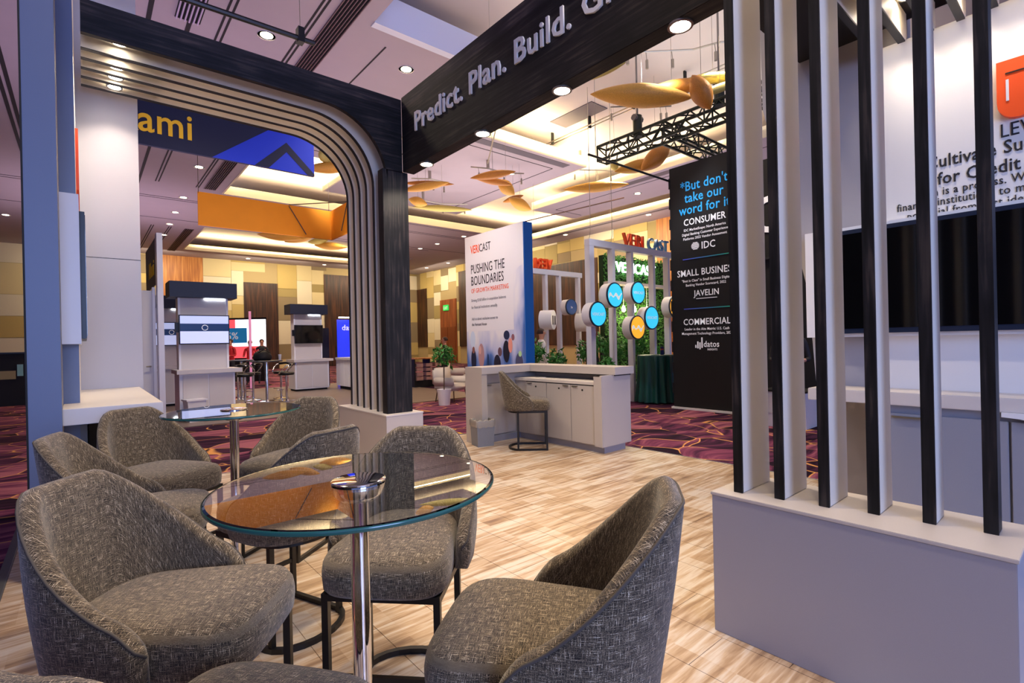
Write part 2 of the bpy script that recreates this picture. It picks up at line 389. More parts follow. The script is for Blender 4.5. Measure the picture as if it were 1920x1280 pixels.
box('wood_panel', (20.5, 12.0, 0), (20.55, 13.65, 7.0), ORW, wr)
dr = MB().box((20.46, 30.4, 0), (20.6, 32.5, 4.65)).build('door_1', DOORW); tag(dr, kind='structure')
for y in (30.5, 31.5): box('door_leaf', (20.43, y, .02), (20.47, y+.93, 2.62), mat('door leaf veneer', '7a3a1c', .35), dr)
ex = empty('exit_sign', (0, 0, 0), 0, 'green illuminated EXIT sign above the wooden double door', 'sign')
box('sign_case', (20.38, 31.3, 3.85), (20.455, 31.95, 4.25), mat('exit green', '16a040', .4, emit=1.2), ex)
text('EXIT', (20.375, 31.9, 3.93), .3, TXTW, '-x', ex, .002, sx=.9)

# ------------------------------------------------------------------ ceiling (one structure with trays)
ce = MB()
def slab(x0, y0, x1, y1, z0=CZ, z1=None): ce.box((x0*K, y0*K, z0), (x1*K, y1*K, z1 or CZ+.28))
slab(-12, -9, 3.2, 29.5)                    # left soffit
slab(3.2, 16.85, 16.9, 21.9)                # cross soffit
slab(3.2, 27.3, 16.9, 29.5); slab(3.2, 21.9, 3.55, 27.3)
slab(15.4, -9, 16.9, 16.85); slab(11.9, 21.9, 16.9, 24.0); slab(13.5, 24, 16.9, 27.3)
slab(3.2, 6.75, 5.4, 12.3)                  # slab over the arch
slab(5.45, 8.85, 10.15, 14.9)               # island A
slab(11.95, 5, 14.1, 12.9)                  # island B
slab(3.2, -9, 6.0, 1)
CEIL = ce.build('ceiling', CEI); tag(CEIL, kind='structure')
tr = MB().box((3.0*K, -9*K, TZ), (16.9*K, 29.5*K, TZ+.1)).build('ceiling_tray', TRAY, CEIL)
li = MB()                                   # cream painted lips along the cove edges
def lip(x0, y0, x1, y1):
    li.box((x0*K-.03 if x0 == x1 else x0*K, y0*K-.03 if y0 == y1 else y0*K, CZ-.01), (x1*K+.03 if x0 == x1 else x1*K, y1*K+.03 if y0 == y1 else y1*K, CZ+.3))
lip(3.2, 16.85, 15.4, 16.85); lip(15.4, -3, 15.4, 16.85); lip(5.45, 8.85, 10.15, 8.85); lip(10.15, 8.85, 10.15, 14.9)
lip(5.45, 14.9, 10.15, 14.9); lip(5.45, 8.85, 5.45, 14.9); lip(11.95, 5, 11.95, 12.9); lip(11.95, 12.9, 14.1, 12.9); lip(3.2, 12.3, 3.2, 16.85); lip(3.2, 12.3, 5.4, 12.3)
lip(3.55, 27.3, 13.5, 27.3); lip(3.55, 21.9, 3.55, 27.3)
li.build('cove_lip', LIP, CEIL)
wl = MB().box((3.2*K, 6.62*K, CZ-.02), (5.6*K, 6.75*K, CZ+.55)).build('tray_fascia', mat('white tray fascia', 'd8dcea', .6), CEIL)
for (x0, y0, x1, y1, t, e) in [(3.6, 16.6, 15.2, 16.6, .5, 26), (5.5, 8.6, 10.1, 8.6, -.5, 26), (10.3, 9, 10.3, 14.8, .0, 22),
                               (15.1, 2, 15.1, 16.5, 0, 26), (11.7, 6, 11.7, 12.8, 0, 20), (3.5, 12.6, 3.5, 16.4, 0, 42), (5.2, 12.4, 5.2, 14.8, 0, 42), (3.9, 27.0, 13.2, 27.0, 0, 26), (3.9, 22.2, 11.7, 22.2, 0, 10),
                               (5.6, 15.1, 10, 15.1, 0, 14), (12.2, 13.1, 14, 13.1, 0, 12)]:
    cove(x0*K, y0*K, x1*K, y1*K, t, e)
light('AREA', 'tray wash', (6.0*K, 4*K, CZ+.2), 45, (1, .93, .88), 5, 4, (PI, 0, 0))
light('AREA', 'tray wash', (10*K, 4*K, CZ+.2), 45, (1, .9, .8), 5, 4, (PI, 0, 0))
# dark linear slots, grooves and grilles
gv = MB()
def groove(x0, y0, x1, y1, w=.03, z=CZ): 
    if x0 == x1: gv.box((x0*K-w/2, y0*K, z-.006), (x0*K+w/2, y1*K, z+.01))
    else: gv.box((x0*K, y0*K-w/2, z-.006), (x1*K, y0*K+w/2, z+.01))
for x in (2.49, 2.55, 1.55, 1.62): groove(x, 2, x, 16.6, .035)
for x in (1.2, .75, .3, -.9, -1.0): groove(x, 2, x, 20.5, .07)
for x in (2.49, 2.56, 1.95, 2.02, -.3, -.38): groove(x, 22.5, x, 28, .035)
for y in (18.2, 18.4, 21.2): groove(-8, y, 16, y, .04)
groove(5.9, 9.47, 9.53, 9.47); groove(9.53, 9.47, 9.53, 14.2); groove(5.9, 14.2, 9.53, 14.2); groove(5.9, 9.47, 5.9, 14.2)
groove(12.6, 5, 12.6, 12.4); groove(12.6, 12.4, 13.9, 12.4); groove(3.6, 7.1, 3.6, 12); groove(3.6, 11.9, 5.2, 11.9)
groove(3.6, 21.6, 13, 21.6); groove(6, 16.2+.9, 15, 17.1, .03)
gv.build('ceiling_grooves', mat('dark reveal', '1c1820', .8), CEIL)
sl = MB()
sl.box((6.0*K, 9.0*K, CZ-.008), (9.7*K, 9.25*K, CZ+.02)); sl.box((12.15*K, 5.5*K, CZ-.008), (12.4*K, 9.4*K, CZ+.02))
sl.box((15.6*K, 4*K, CZ-.008), (15.75*K, 16*K, CZ+.02))
sl.box((8.6*K, 7.3*K, TZ-.02), (9.15*K, 8.6*K, TZ+.02)); sl.build('air_slot', GRAYP, CEIL)
g2 = empty('ceiling_grille', (0, 0, 0), 0, 'long black slatted air grille in the purple soffit left of the trays', 'grille')
box('backing', (2.68*K, 3*K, CZ-.005), (2.95*K, 16.6*K, CZ+.01), DGAP, g2)
for i in range(7): box('slat', ((2.68+.045*i)*K, 3*K, CZ-.03), ((2.68+.045*i)*K+.014, 16.6*K, CZ-.004), mat('grille slat', '6a5058', .5), g2)
g3 = empty('ceiling_grille', (0, 0, 0), 0, 'dark slatted air grille beside the far lit tray', 'grille')
box('backing', (3.0*K, 22.6*K, CZ-.005), (3.3*K, 28*K, CZ+.01), DGAP, g3)
for i in range(5): box('slat', ((3.02+.06*i)*K, 22.6*K, CZ-.03), ((3.02+.06*i)*K+.014, 28*K, CZ-.004), MC['grille slat'], g3)
g4 = empty('ceiling_grille', (0, 0, 0), 0, 'striped slatted air grille at the top edge, between tower and arch beam', 'grille')
box('backing', (1.02*K, 3*K, CZ-.005), (1.32*K, 8.2*K, CZ+.01), DGAP, g4)
for i in range(6): box('slat', ((1.03+.05*i)*K, 3*K, CZ-.035), ((1.03+.05*i)*K+.022, 8.2*K, CZ-.004), mat('pale grille slat', 'b8a8c8', .5), g4)
# downlights
dl = [(2.28, 14.7), (2.36, 17.94), (2.4, 20.06), (2.46, 22.07), (2.5, 24.26), (4.32, 23.27), (5.71, 21.6), (9.03, 21.6), (2.11, 7.89), (4.15, 7.47), (12.5, 17.83), (12.43, 19.86),
      (12.38, 21.3), (15.91, 24.31), (15.83, 26.54), (8.9, 10.4), (15.9, 15.1), (15.9, 10.9), (13.3, 9.5), (-2.0, 20.0), (-1.9, 23.5), (6.5, 28.5), (10.4, 28.5), (15.9, 20.5)]
DLW = ['in the left soffit just below the navy banner', 'in the left soffit left of the orange banner', 'in the left soffit, third counting away from the arch', 'in the left soffit, fourth counting away from the arch', 'in the left soffit, farthest and smallest', 'in the lit panel beyond the orange banner', 'under the orange banner, near its left end', 'under the orange banner, beside the fins', 'above the arch beam beside the black pipe', 'above the beam corner, right of the arch', 'just right of the corner post, upper of three', 'just right of the corner post, middle of three', 'just right of the corner post, lowest of three', 'above the exit door, nearer one', 'above the exit door, farther one', 'inside the grooved panel left of the centre tray', 'above the near white frame corner', 'over the hedge wall, beside the black tower', 'in the panel behind the truss', 'at the left edge, upper one left of the tower', 'at the left edge, lower one left of the tower', 'on the far wall edge above the walnut panel', 'on the far wall edge beside the arch fins', 'left of the tall white sign, above its top corner']
d0 = None
for i, (x, y) in enumerate(dl):
    if d0 is None:
        d0 = empty('ceiling_downlight', (x*K, y*K, CZ))
        MB().lathe([(.15, -.012), (.15, 0), (.105, .0), (.105, -.012)], (0, 0, 0), 20, cap=False).build('trim_ring', WHM, d0)
        MB().lathe([(.105, -.008), (.105, -.002)], (0, 0, 0), 20).build('lens', LAMPS, d0); o = d0
    else: o = copy_tree(d0); o.location = (x*K, y*K, CZ)
    tag(o, 'round ceiling downlight '+DLW[i], 'ceiling light', 'hall downlights')
# track with tubes along the near tray
tk = empty('ceiling_track', (0, 0, 0), 0, 'pair of thin metal track rails under the grey tray ceiling', 'track')
MB().tube([(11.05, 5.2, 7.55), (11.05, 11.6, 7.55)], .02).tube([(11.2, 5.2, 7.55), (11.2, 11.6, 7.55)], .02).build('rail', STL, tk)
for y in (6.5, 8, 9.5, 11): MB().box((11.08, y, 7.5), (11.17, y+.04, TZ)).build('bracket', BLKM, tk)

# ------------------------------------------------------------------ slat screen on knee wall (right)
kw = empty('slat_screen', (2.385, .75, 0), 0, 'grey knee wall carrying six tall slats with black stained fronts, at the right', 'screen')
def rel(o, p):   # keep world coordinates while parenting to an empty away from the origin
    o.parent = p; o.matrix_parent_inverse = Matrix.Translation(p.location).inverted() if p.rotation_euler.z == 0 else p.matrix_world.inverted(); return o
def P(o, p): return rel(o, p)
P(box('knee_wall', (2.385, .215, 0), (2.83, 1.30, .675), LAMG, None, .002), kw)
P(box('cap', (2.38, .21, .675), (2.835, 1.305, .69), LAM, None, .002), kw)
for i, (yn, x0, x1) in enumerate([(1.18, 2.455, 2.77), (1.0, 2.488, 2.77), (.82, 2.517, 2.768), (.645, 2.56, 2.765), (.463, 2.587, 2.74), (.284, 2.616, 2.71)]):
    s_ = box('slat', (x0+.012, yn, .69), (x1, yn+.042, 3.7), FINB if i < 5 else STAIN, None, .004)
    if i == 5: slabuv(s_, 2)
    P(s_, kw)
    e_ = box('front_strip', (x0, yn-.0005, .69), (x0+.0125, yn+.0425, 3.7), STAIN, None, .001); slabuv(e_, 2); e_.parent = s_
    e_.matrix_parent_inverse = Matrix.Identity(4)

# ------------------------------------------------------------------ niche on the right
nw = MB().box((4.40, -.9, 0), (4.46, 1.04, 3.5)).build('display_wall', WHM); tag(nw, 'white booth wall behind the slats printed with a red logo and text', 'wall')
pts = [(1.91, 4.3), (1.90, 3.4), (1.84, 3.12), (1.79, 2.85), (1.70, 2.4), (1.59, 1.88), (1.55, 1.41), (1.52, .9), (1.50, 0), (.9, 0), (.9, 4.3)]
gp = MB().prism(pts, 'x', 4.47, 4.56).build('wing_partition', mat('grey wing laminate', 'a5a2a8', .5, nz=(200, .04))); tag(gp, 'grey wing panel tapering downward beyond the slats, left of the television', 'panel')
text('LEVEL', (4.397, .435, 2.665), .12, TXTB, '-x', nw, .002, sx=.75)
text('Cultivate Success', (4.397, .80, 2.565), .115, TXTB, '-x', nw, .002, bold=.01, sx=.80)
text('for Credit Unions', (4.397, .74, 2.45), .115, TXTB, '-x', nw, .002, bold=.01, sx=.80)
text('on is a process. We empower', (4.397, .80, 2.378), .075, TXTB, '-x', nw, .002, sx=.80)
text('financial institutions to make their future', (4.397, .965, 2.312), .075, TXTB, '-x', nw, .002, sx=.80)
text('potential from first idea to final build', (4.397, .91, 2.245), .075, TXTB, '-x', nw, .002, sx=.80)
def ribbon(pts, wd, th, m, parent, x, name):
    """flat band of width wd following pts (y,z) on the plane X=x"""
    L = []; R = []
    for i, p in enumerate(pts):
        a = Vector(pts[max(i-1, 0)]); b = Vector(pts[min(i+1, len(pts)-1)]); t = (b-a).normalized(); nrm = Vector((-t.y, t.x))
        L.append(Vector(p)+nrm*wd/2); R.append(Vector(p)-nrm*wd/2)
    mb = MB()
    for i in range(len(pts)-1): mb.prism([tuple(L[i]), tuple(L[i+1]), tuple(R[i+1]), tuple(R[i])], 'x', x-th, x)
    return mb.build(name, m, parent)
def arc(cy, cz, r, a0, a1, n=10): return [(cy+r*math.cos(math.radians(a0+(a1-a0)*i/n)), cz+r*math.sin(math.radians(a0+(a1-a0)*i/n))) for i in range(n+1)]
LG = [(.44, 3.12), (.44, 2.87)]+[(.34+.10*math.cos(math.radians(-q*15)), 2.86+.10*math.sin(math.radians(-q*15))) for q in range(1, 12)]+[(.24, 2.87), (.24, 3.0), (.12, 3.0), (.12, 2.78), (.0, 2.78), (.0, 3.12)]
MB().prism(LG, 'x', 4.355, 4.40).build('logo_plate', ORL, nw)
MB().box((4.35, .385, 2.87), (4.356, .398, 3.0)).build('logo_slit', WHM, nw)
MB().box((4.35, .12, 3.035), (4.3555, .40, 3.042)).build('logo_line', BLKM, nw)
# television with its mounting box
tvb = empty('wall_television', (4.3, .5, 1.5), 0, 'large dark flat television on a white frame, on the wall behind the slats', 'television')
P(box('mount_frame', (4.30, -.9, 1.44), (4.40, 1.53, 2.245), WHITE), tvb)
P(box('bezel', (4.255, -.88, 1.465), (4.30, 1.30, 2.215), mat('blue-black bezel', '18243a', .3)), tvb)
P(box('screen', (4.250, -.86, 1.50), (4.256, 1.285, 2.185), SCR), tvb)
# counter of the niche
cn = empty('wall_counter', (4.1, .4, 0), 0, 'long pale counter with slate grey cabinets under the television behind the slats', 'counter')
P(box('countertop', (4.08, -.9, .985), (4.40, 1.455, 1.07), LAMW, None, .004), cn)
P(box('cabinet_body', (4.13, -.9, .08), (4.40, 1.11, .985), CABG), cn)
P(box('plinth', (4.18, -.88, 0), (4.38, 1.09, .08), BLKM), cn)
for a, b in ((.395, 1.10), (-.35, .385)):
    d_ = P(box('cabinet_door', (4.105, a, .10), (4.13, b, .93), CABG, None, .003), cn)
    hl = MB().box((4.075, (a+b)/2-.02, .905), (4.105, (a+b)/2+.20, .915)).build('handle', STL, d_); hl.matrix_parent_inverse = Matrix.Identity(4)
    lk = MB().tube([(4.107, a+.07, .88), (4.095, a+.07, .88)], .012, 12).build('lock', CHR, d_)
P(box('back_panel', (4.38, 1.11, 0), (4.40, 1.45, .985), LAMG), cn)
P(MB().prism([(.42, .985), (.42, .96)]+[(.42-.5*math.sin(t*PI/20), .96-.5*(1-math.cos(t*PI/20))) for t in range(1, 11)]+[(-.9, .46), (-.9, .985)], 'x', 4.06, 4.10).build('curved_fascia', WHITE), cn)
# overhead fins with lamps
of = empty('overhead_fins', (3.6, .7, 3.5), 0, 'row of taupe fins with dark undersides over the niche behind the slats', 'canopy')
P(box('mount_board', (2.85, -.9, 3.66), (4.46, 1.6, 3.70), STAIN), of)
for i in range(12):
    y = 1.04-.155*i
    P(MB().prism([(2.80, 3.47), (4.33, 3.47), (4.36, 3.48), (4.375, 3.51), (4.375, 3.66), (2.80, 3.66)], 'y', y, y+.045).build('fin', FINB), of)
    P(box('fin_edge', (2.80, y+.002, 3.462), (4.345, y+.043, 3.47), mat('dark fin edge', '141416', .5)), of)
lamp_proto = None
def lamp(loc, r, label, group, e, spot=110, cat='spotlight'):
    o = empty('recessed_spotlight', loc, 0, label, cat, group)
    a = MB().lathe([(r*1.25, 0), (r*1.25, -.012), (r, -.012), (r, 0)], (0, 0, 0), 24, cap=False).build('bezel_ring', STL, o, smooth=False)
    b = MB().lathe([(r, -.004), (r, -.009)], (0, 0, 0), 24).build('lens', LAMP, o)
    light('SPOT', 'spotlight glow', (loc[0], loc[1], loc[2]-.03), e, (1, .84, .66), r*.8, spot=spot, blend=.5)
    return o
for i in range(6): lamp((4.12, 1.01-.155*i-.03, 3.655), .045, 'small recessed lamp over the white logo wall, %s between the fins' % ('first from the left', 'second from the left', 'third from the left', 'fourth from the left', 'fifth from the left', 'sixth from the left')[i], 'lamps between the niche fins', 10, 100)

# ------------------------------------------------------------------ corner post, arch, beams
cp = empty('corner_post', (2.70, 5.15, 0), 0, 'black stained corner post standing on a pale plinth, between arch and beam', 'post')
P(box('plinth', (2.48, 5.06, 0), (2.93, 6.42, .675), LAM, None, .002), cp)
P(box('plinth_cap', (2.475, 5.055, .675), (2.935, 6.425, .69), LAMW, None, .002), cp)
o = box('post_board', (2.54, 5.15, .69), (2.85, 5.27, 3.40), STAIN, None, .003); slabuv(o, 2); P(o, cp)
ar = empty('fin_arch', (1.4, 5.2, 0), 0, 'arch of five nested taupe fins with black front board, from tower to corner post', 'arch')
def arch_poly(x0, xin, xout, zin, zout, R, outer_round=None, zb=.69):
    p = [(x0, zout)]
    if outer_round:
        Ro = outer_round
        for i in range(13):
            t = math.radians(90-90*i/12); p.append((xout-Ro+Ro*math.cos(t), zout-Ro+Ro*math.sin(t)))
    else: p.append((xout, zout))
    p.append((xout, zb)); p.append((xin, zb))
    for i in range(17):
        t = math.radians(90*i/16); p.append((xin-R+R*math.cos(t), zin-R+R*math.sin(t)))
    p.append((x0, zin)); return p
FZ = [3.955, 3.975, 3.99, 4.005, 4.02]
for i in range(5):
    y0 = 5.42+.23*i; xi = 2.567+.019*i; zi = FZ[i]; R = .70
    fn = P(MB().prism(arch_poly(.02, xi, 2.86, zi, zi+.22, R), 'y', y0, y0+.045).build('fin', FINB), ar)
    # dark strip on the inner edge
    inn = [(xi, .69)]+[(xi-R+R*math.cos(math.radians(90*q/16)), zi-R+R*math.sin(math.radians(90*q/16))) for q in range(17)]+[(.02, zi)]
    mb = MB()
    for a, b in zip(inn, inn[1:]):
        t = Vector((b[0]-a[0], b[1]-a[1])).normalized(); nn = Vector((-t.y, t.x))*(-.006)
        q0 = (a[0]+nn.x*-1, a[1]+nn.y*-1); q1 = (b[0]+nn.x*-1, b[1]+nn.y*-1)
        mb.prism([a, b, (b[0]-abs(nn.x), b[1]-abs(nn.y)), (a[0]-abs(nn.x), a[1]-abs(nn.y))], 'y', y0-.001, y0+.046)
    es = mb.build('edge_strip', MC['dark fin edge'], fn)
fb = MB().prism(arch_poly(.02, 2.60, 2.785, 3.95, 4.215, .70, zb=3.39), 'y', 5.15, 5.20).build('front_board', STAIN)
me = fb.data; uv = me.uv_layers.new(name='UVMap')
for p_ in me.polygons:
    for l_ in p_.loop_indices:
        c_ = me.vertices[me.loops[l_].vertex_index].co; uv.data[l_].uv = (c_.z+c_.y, c_.x)
P(fb, ar)
P(box('lamp_board', (.02, 5.27, 4.075), (.62, 6.45, 4.10), STAIN), ar)
for i in range(5): lamp((.27, (5.335, 5.575, 5.805, 6.035, 6.265)[i], 4.04), .052, 'recessed lamp at the left end of the arch, %s' % ('foremost of five', 'second from the front board', 'middle one of the five', 'fourth from the front board', 'rearmost of the five')[i], 'lamps at the left end of the arch', 18, 120)
bm_ = empty('sign_beam', (2.787, 2.6, 3.4), 0, 'black stained overhead beam with the raised white words Predict. Plan. Build.', 'beam')
o = box('beam_face', (2.787, -.6, 3.40), (2.93, 5.15, 4.24), STAIN, None, .003); slabuv(o, 1); P(o, bm_)
t_ = text('Predict. Plan. Build. Grow.', (2.779, 4.855, 3.765), .285, WHM, '-x', None, .008, sx=1.0, bold=.012); t_.name = 'raised_lettering'; P(t_, bm_)
for y, wl2 in ((4.75, 'beside the corner post'), (3.74, 'below the word Predict, second from the post'), (2.72, 'third from the corner post'), (1.70, 'nearest the slats')): lamp((2.86, y, 3.40), .062, 'bright recessed spotlight under the sign beam, '+wl2, 'spotlights under the sign beam', 42, 140)

# ------------------------------------------------------------------ left tower
lt = empty('left_tower', (0, 5, 0), 0, 'tall grey laminate booth tower at the left edge with a wall niche', 'tower')
BG = mat('blue-grey laminate', '5e6a88', .45, nz=(200, .05))
P(box('end_pilaster', (-.275, 4.40, 0), (-.115, 4.60, 5.2), BG, None, .002), lt)
P(box('pilaster_edge', (-.285, 4.402, 0), (-.275, 4.60, 5.2), BLKM), lt)
P(box('recess_wall', (-.275, 4.60, 0), (-.122, 5.02, 5.2), LAM), lt)
P(box('logo_wall', (-.275, 5.02, 0), (-.028, 6.62, 5.2), WHM), lt)
P(box('wall_end', (-.122, 5.008, 0), (-.028, 5.02, 5.2), BG), lt)
P(box('back_panel', (-.275, 6.62, 0), (.475, 6.67, 5.2), mat('pale grey panel', 'bdbbbf', .5, nz=(150, .03))), lt)
P(box('panel_joint', (-.02, 6.6185, 2.40), (.475, 6.621, 2.405), BLKM), lt)
P(ribbon([(5.9, 3.35), (5.9, 2.85)]+[(5.95, 2.78)], .5, .02, ORL, None, -.008, 'logo_plate'), lt)
for i, z in enumerate((2.62, 2.5, 2.38)): P(text('Success for Credit Unions'[:22-3*i], (-.026, 5.25, z), .11, TXTB, '+x', None, .002, sx=.8, name='wall_text'), lt)
sh = empty('wall_shelf', (.1, 5.5, 1.0), 0, 'thick pale shelf counter on the left tower beside the grey chairs', 'shelf')
P(box('shelf_slab', (-.12, 4.52, .96), (.44, 6.615, 1.07), LAMW, None, .003), sh)
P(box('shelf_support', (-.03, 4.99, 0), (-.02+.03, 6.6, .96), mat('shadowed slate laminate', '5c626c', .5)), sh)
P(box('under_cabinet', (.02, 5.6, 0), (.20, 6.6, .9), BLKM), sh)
t2 = empty('side_television', (-.03, 5.5, 1.6), 0, 'flat television seen edge-on in a pale box on the left tower', 'television')
P(box('mount_box', (-.12, 4.84, 1.51), (-.012, 6.3, 2.60), mat('pale blue-white board', 'c2c6d2', .4)), t2)
P(box('screen_body', (-.012, 4.95, 1.55), (.02, 6.25, 2.50), BLK), t2)
P(box('screen', (.02, 4.97, 1.57), (.023, 6.23, 2.48), mat('grey reflecting screen', '20242c', .08)), t2)

# ------------------------------------------------------------------ reception desk
dk = empty('reception_desk', (5.0, 4.2, 0), 0, 'L-shaped pale laminate reception desk with cupboards and raised ledge', 'desk')
P(box('end_panel', (5.0, 4.17, .09), (5.58, 4.21, 1.0), LAM, None, .002), dk)
P(box('end_return', (4.985, 4.17, .09), (5.0, 4.30, .985), LAM, None, .002), dk)
P(box('long_ledge', (5.20, 4.12, 1.0), (5.60, 6.15, 1.10), LAM, None, .003), dk)
P(box('cross_ledge', (4.28, 5.74, 1.0), (5.20, 6.15, 1.10), LAM, None, .003), dk)
P(box('ledge_gap', (5.24, 4.15, .985), (5.57, 6.1, 1.0), BLKM), dk)
P(box('rear_wall', (5.45, 4.21, .09), (5.57, 6.14, .985), LAM), dk)
P(box('cross_wall', (4.30, 5.90, .09), (5.45, 6.14, 1.0), LAM), dk)
P(box('left_end_panel', (4.28, 5.75, 0), (4.38, 6.15, 1.0), LAM, None, .002), dk)
P(box('work_surface', (5.0, 4.21, .875), (5.45, 5.9, .915), LAMW, None, .002), dk)
P(box('cabinet_body', (5.03, 4.22, .09), (5.45, 5.9, .875), LAM), dk)
P(box('toe_kick', (5.07, 4.21, 0), (5.5, 6.0, .09), LAMG), dk)
P(box('cross_toe_kick', (4.38, 5.84, 0), (5.1, 6.0, .09), CABG), dk)
for a, b, hside in ((4.31, 4.72, 1), (4.73, 5.19, -1), (5.20, 5.62, 1)):
    d_ = P(box('cupboard_door', (5.008, a, .10), (5.03, b, .86), LAM, None, .003), dk)
    yy = b-.08 if hside > 0 else a+.08
    MB().box((4.99, yy-.045, .835), (5.008, yy+.045, .85)).build('handle', STL, d_)
    MB().tube([(5.009, yy-.13*hside, .80), (5.0, yy-.13*hside, .80)], .012, 10).build('lock', BLK, d_)
P(box('door_frame_gap', (5.028, 4.30, .095), (5.031, 5.64, .868), BLKM), dk)
P(box('apron', (4.38, 5.88, .86), (5.02, 5.91, .985), LAM), dk)
d_ = P(box('cupboard_door', (4.40, 5.872, .10), (5.0, 5.895, .85), LAM, None, .003), dk); MB().box((4.44, 5.855, .825), (4.54, 5.872, .84)).build('handle', STL, d_)
P(MB().lathe([(.045, 0), (.045, .006)], (5.2, 5.45, .915), 20).build('cable_grommet', WHITE), dk)
# waste bin
wb = empty('waste_bin', (4.30, 5.78, 0), -.25, 'small grey square waste bin with a clear liner beside the desk', 'bin')
def frus(w0, w1, d0, d1, z0, z1): return [(-w0/2, -d0/2, z0), (w0/2, -d0/2, z0), (w0/2, d0/2, z0), (-w0/2, d0/2, z0), (-w1/2, -d1/2, z1), (w1/2, -d1/2, z1), (w1/2, d1/2, z1), (-w1/2, d1/2, z1)]
mb = MB(); QF = [(0, 3, 2, 1), (0, 1, 5, 4), (1, 2, 6, 5), (2, 3, 7, 6), (3, 0, 4, 7)]
mb.add(frus(.24, .27, .24, .27, 0, .36), QF).add(frus(.235, .262, .235, .262, .01, .36), [tuple(reversed(f)) for f in QF])
mb.build('bin_body', mat('grey bin plastic', '7c7f86', .6, nz=(80, .1)), wb, recalc=False)
mb = MB(); N = 32
for j in range(N):
    pass
ring = []
for lv, (s_, z) in enumerate([(.278, .27), (.284, .32), (.284, .36), (.276, .372), (.258, .35), (.245, .2)]):
    for j in range(N):
        q = 2*PI*j/N; c_, s2 = math.cos(q), math.sin(q); m_ = max(abs(c_), abs(s2)); rr = s_/2/m_
        ring.append((c_*rr, s2*rr, z+.012*math.sin(j*2.3+lv)*(1 if lv < 4 else .3)))
mb.add(ring, [(l*N+j, l*N+(j+1) % N, (l+1)*N+(j+1) % N, (l+1)*N+j) for l in range(5) for j in range(N)])
lm = mat('clear liner film', 'b8b2a8', .25); lm.node_tree.nodes['Principled BSDF'].inputs['Alpha'].default_value = .6
mb.build('liner', lm, wb, smooth=True)

# ------------------------------------------------------------------ tweed counter chairs
def smooth01(t): t = max(0, min(1, t)); return t*t*(3-2*t)
def uvset(me, uvs):
    l = me.uv_layers.new(name='UVMap')
    for p in me.polygons:
        for li_ in p.loop_indices: l.data[li_].uv = uvs[me.loops[li_].vertex_index]
def chair_shell():
    """wrap-around backrest: arms slope down to the seat, faces +Y"""
    T = .052; W = .262; YB = -.30; YF = .06; R = .20
    path = []                      # plan path from left arm front, round the back, to right arm front
    n1 = 9; n2 = 11
    for i in range(n1): path.append((-W, YF+(YB+R-YF)*i/n1))
    for i in range(n2+1):
        a = math.radians(180+90*i/n2); path.append((-W+R+R*math.cos(a), YB+R+R*math.sin(a)))
    half = path[:]
    mid = [(x, YB) for x in (-.04, 0, .04)]
    path = half+mid+[(-x, y) for x, y in reversed(half)]
    ls = [0]
    for a, b in zip(path, path[1:]): ls.append(ls[-1]+math.hypot(b[0]-a[0], b[1]-a[1]))
    L = ls[-1]; cols = []; NV = 9
    for i, (x, y) in enumerate(path):
        s = abs(2*ls[i]/L-1)                      # 0 at back centre, 1 at arm tips
        zt = 1.035-.012*(s/.3)**2 if s < .3 else None
        t = max(0, (s-.30)/.70)
        t = max(0, (s-.22)/.72)
        zt = 1.055-.335*smooth01(min(1, t))**.82
        if s > .84: zt -= .085*((s-.84)/.16)**2
        zb = .535+(.0 if s < .9 else .02*((s-.9)/.1)**2)
        a = path[max(i-1, 0)]; b = path[min(i+1, len(path)-1)]
        tx, ty = b[0]-a[0], b[1]-a[1]; q = math.hypot(tx, ty); nx, ny = ty/q, -tx/q   # outward
        if nx*x+ny*(y+.05) < 0: nx, ny = -nx, -ny
        th = T*(1 if s < .93 else math.sqrt(max(.02, 1-((s-.93)/.07)**2)))
        cols.append((x, y, nx, ny, zb, zt, th, ls[i]))
    vs = []; uvs = []; K_ = None
    for (x, y, nx, ny, zb, zt, th, l) in cols:
        loop = []
        h = zt-zb; rr = min(th/2, h*.4)
        for k in range(NV): z = zb+(h-rr)*k/(NV-1); loop.append((th/2, z))
        for k in range(1, 6): a = PI*k/6; loop.append((th/2*math.cos(a), zt-rr+rr*math.sin(a)))
        for k in range(NV): z = zt-rr-(h-rr)*k/(NV-1); loop.append((-th/2, z))
        K_ = len(loop); d = 0; pz = None
        for (o, z) in loop:
            u = (z-.55)/.5; lean = .075*max(0, u)**1.3
            bulge = .012*math.sin(PI*min(1, max(0, (z-zb)/max(.01, h))))
            k = max(0, -(y)/.30)
            px = x+nx*(o+(bulge if o > 0 else 0))+nx*.03*max(0, u)*(1-k)
            py = y+ny*(o+(bulge if o > 0 else 0))-lean*k
            if pz: d += math.hypot(o-pz[0], z-pz[1])
            pz = (o, z); vs.append((px, py, z)); uvs.append((l, d))
    fs = []; N = len(cols)
    for i in range(N-1):
        for k in range(K_):
            k2 = (k+1) % K_; fs.append((i*K_+k, (i+1)*K_+k, (i+1)*K_+k2, i*K_+k2))
    fs.append(tuple(range(K_))); fs.append(tuple(reversed(range((N-1)*K_, N*K_))))
    rim = [vs[i*K_+NV+0] for i in range(N)]; rim2 = [vs[i*K_+NV+4] for i in range(N)]
    return vs, fs, uvs, rim, rim2
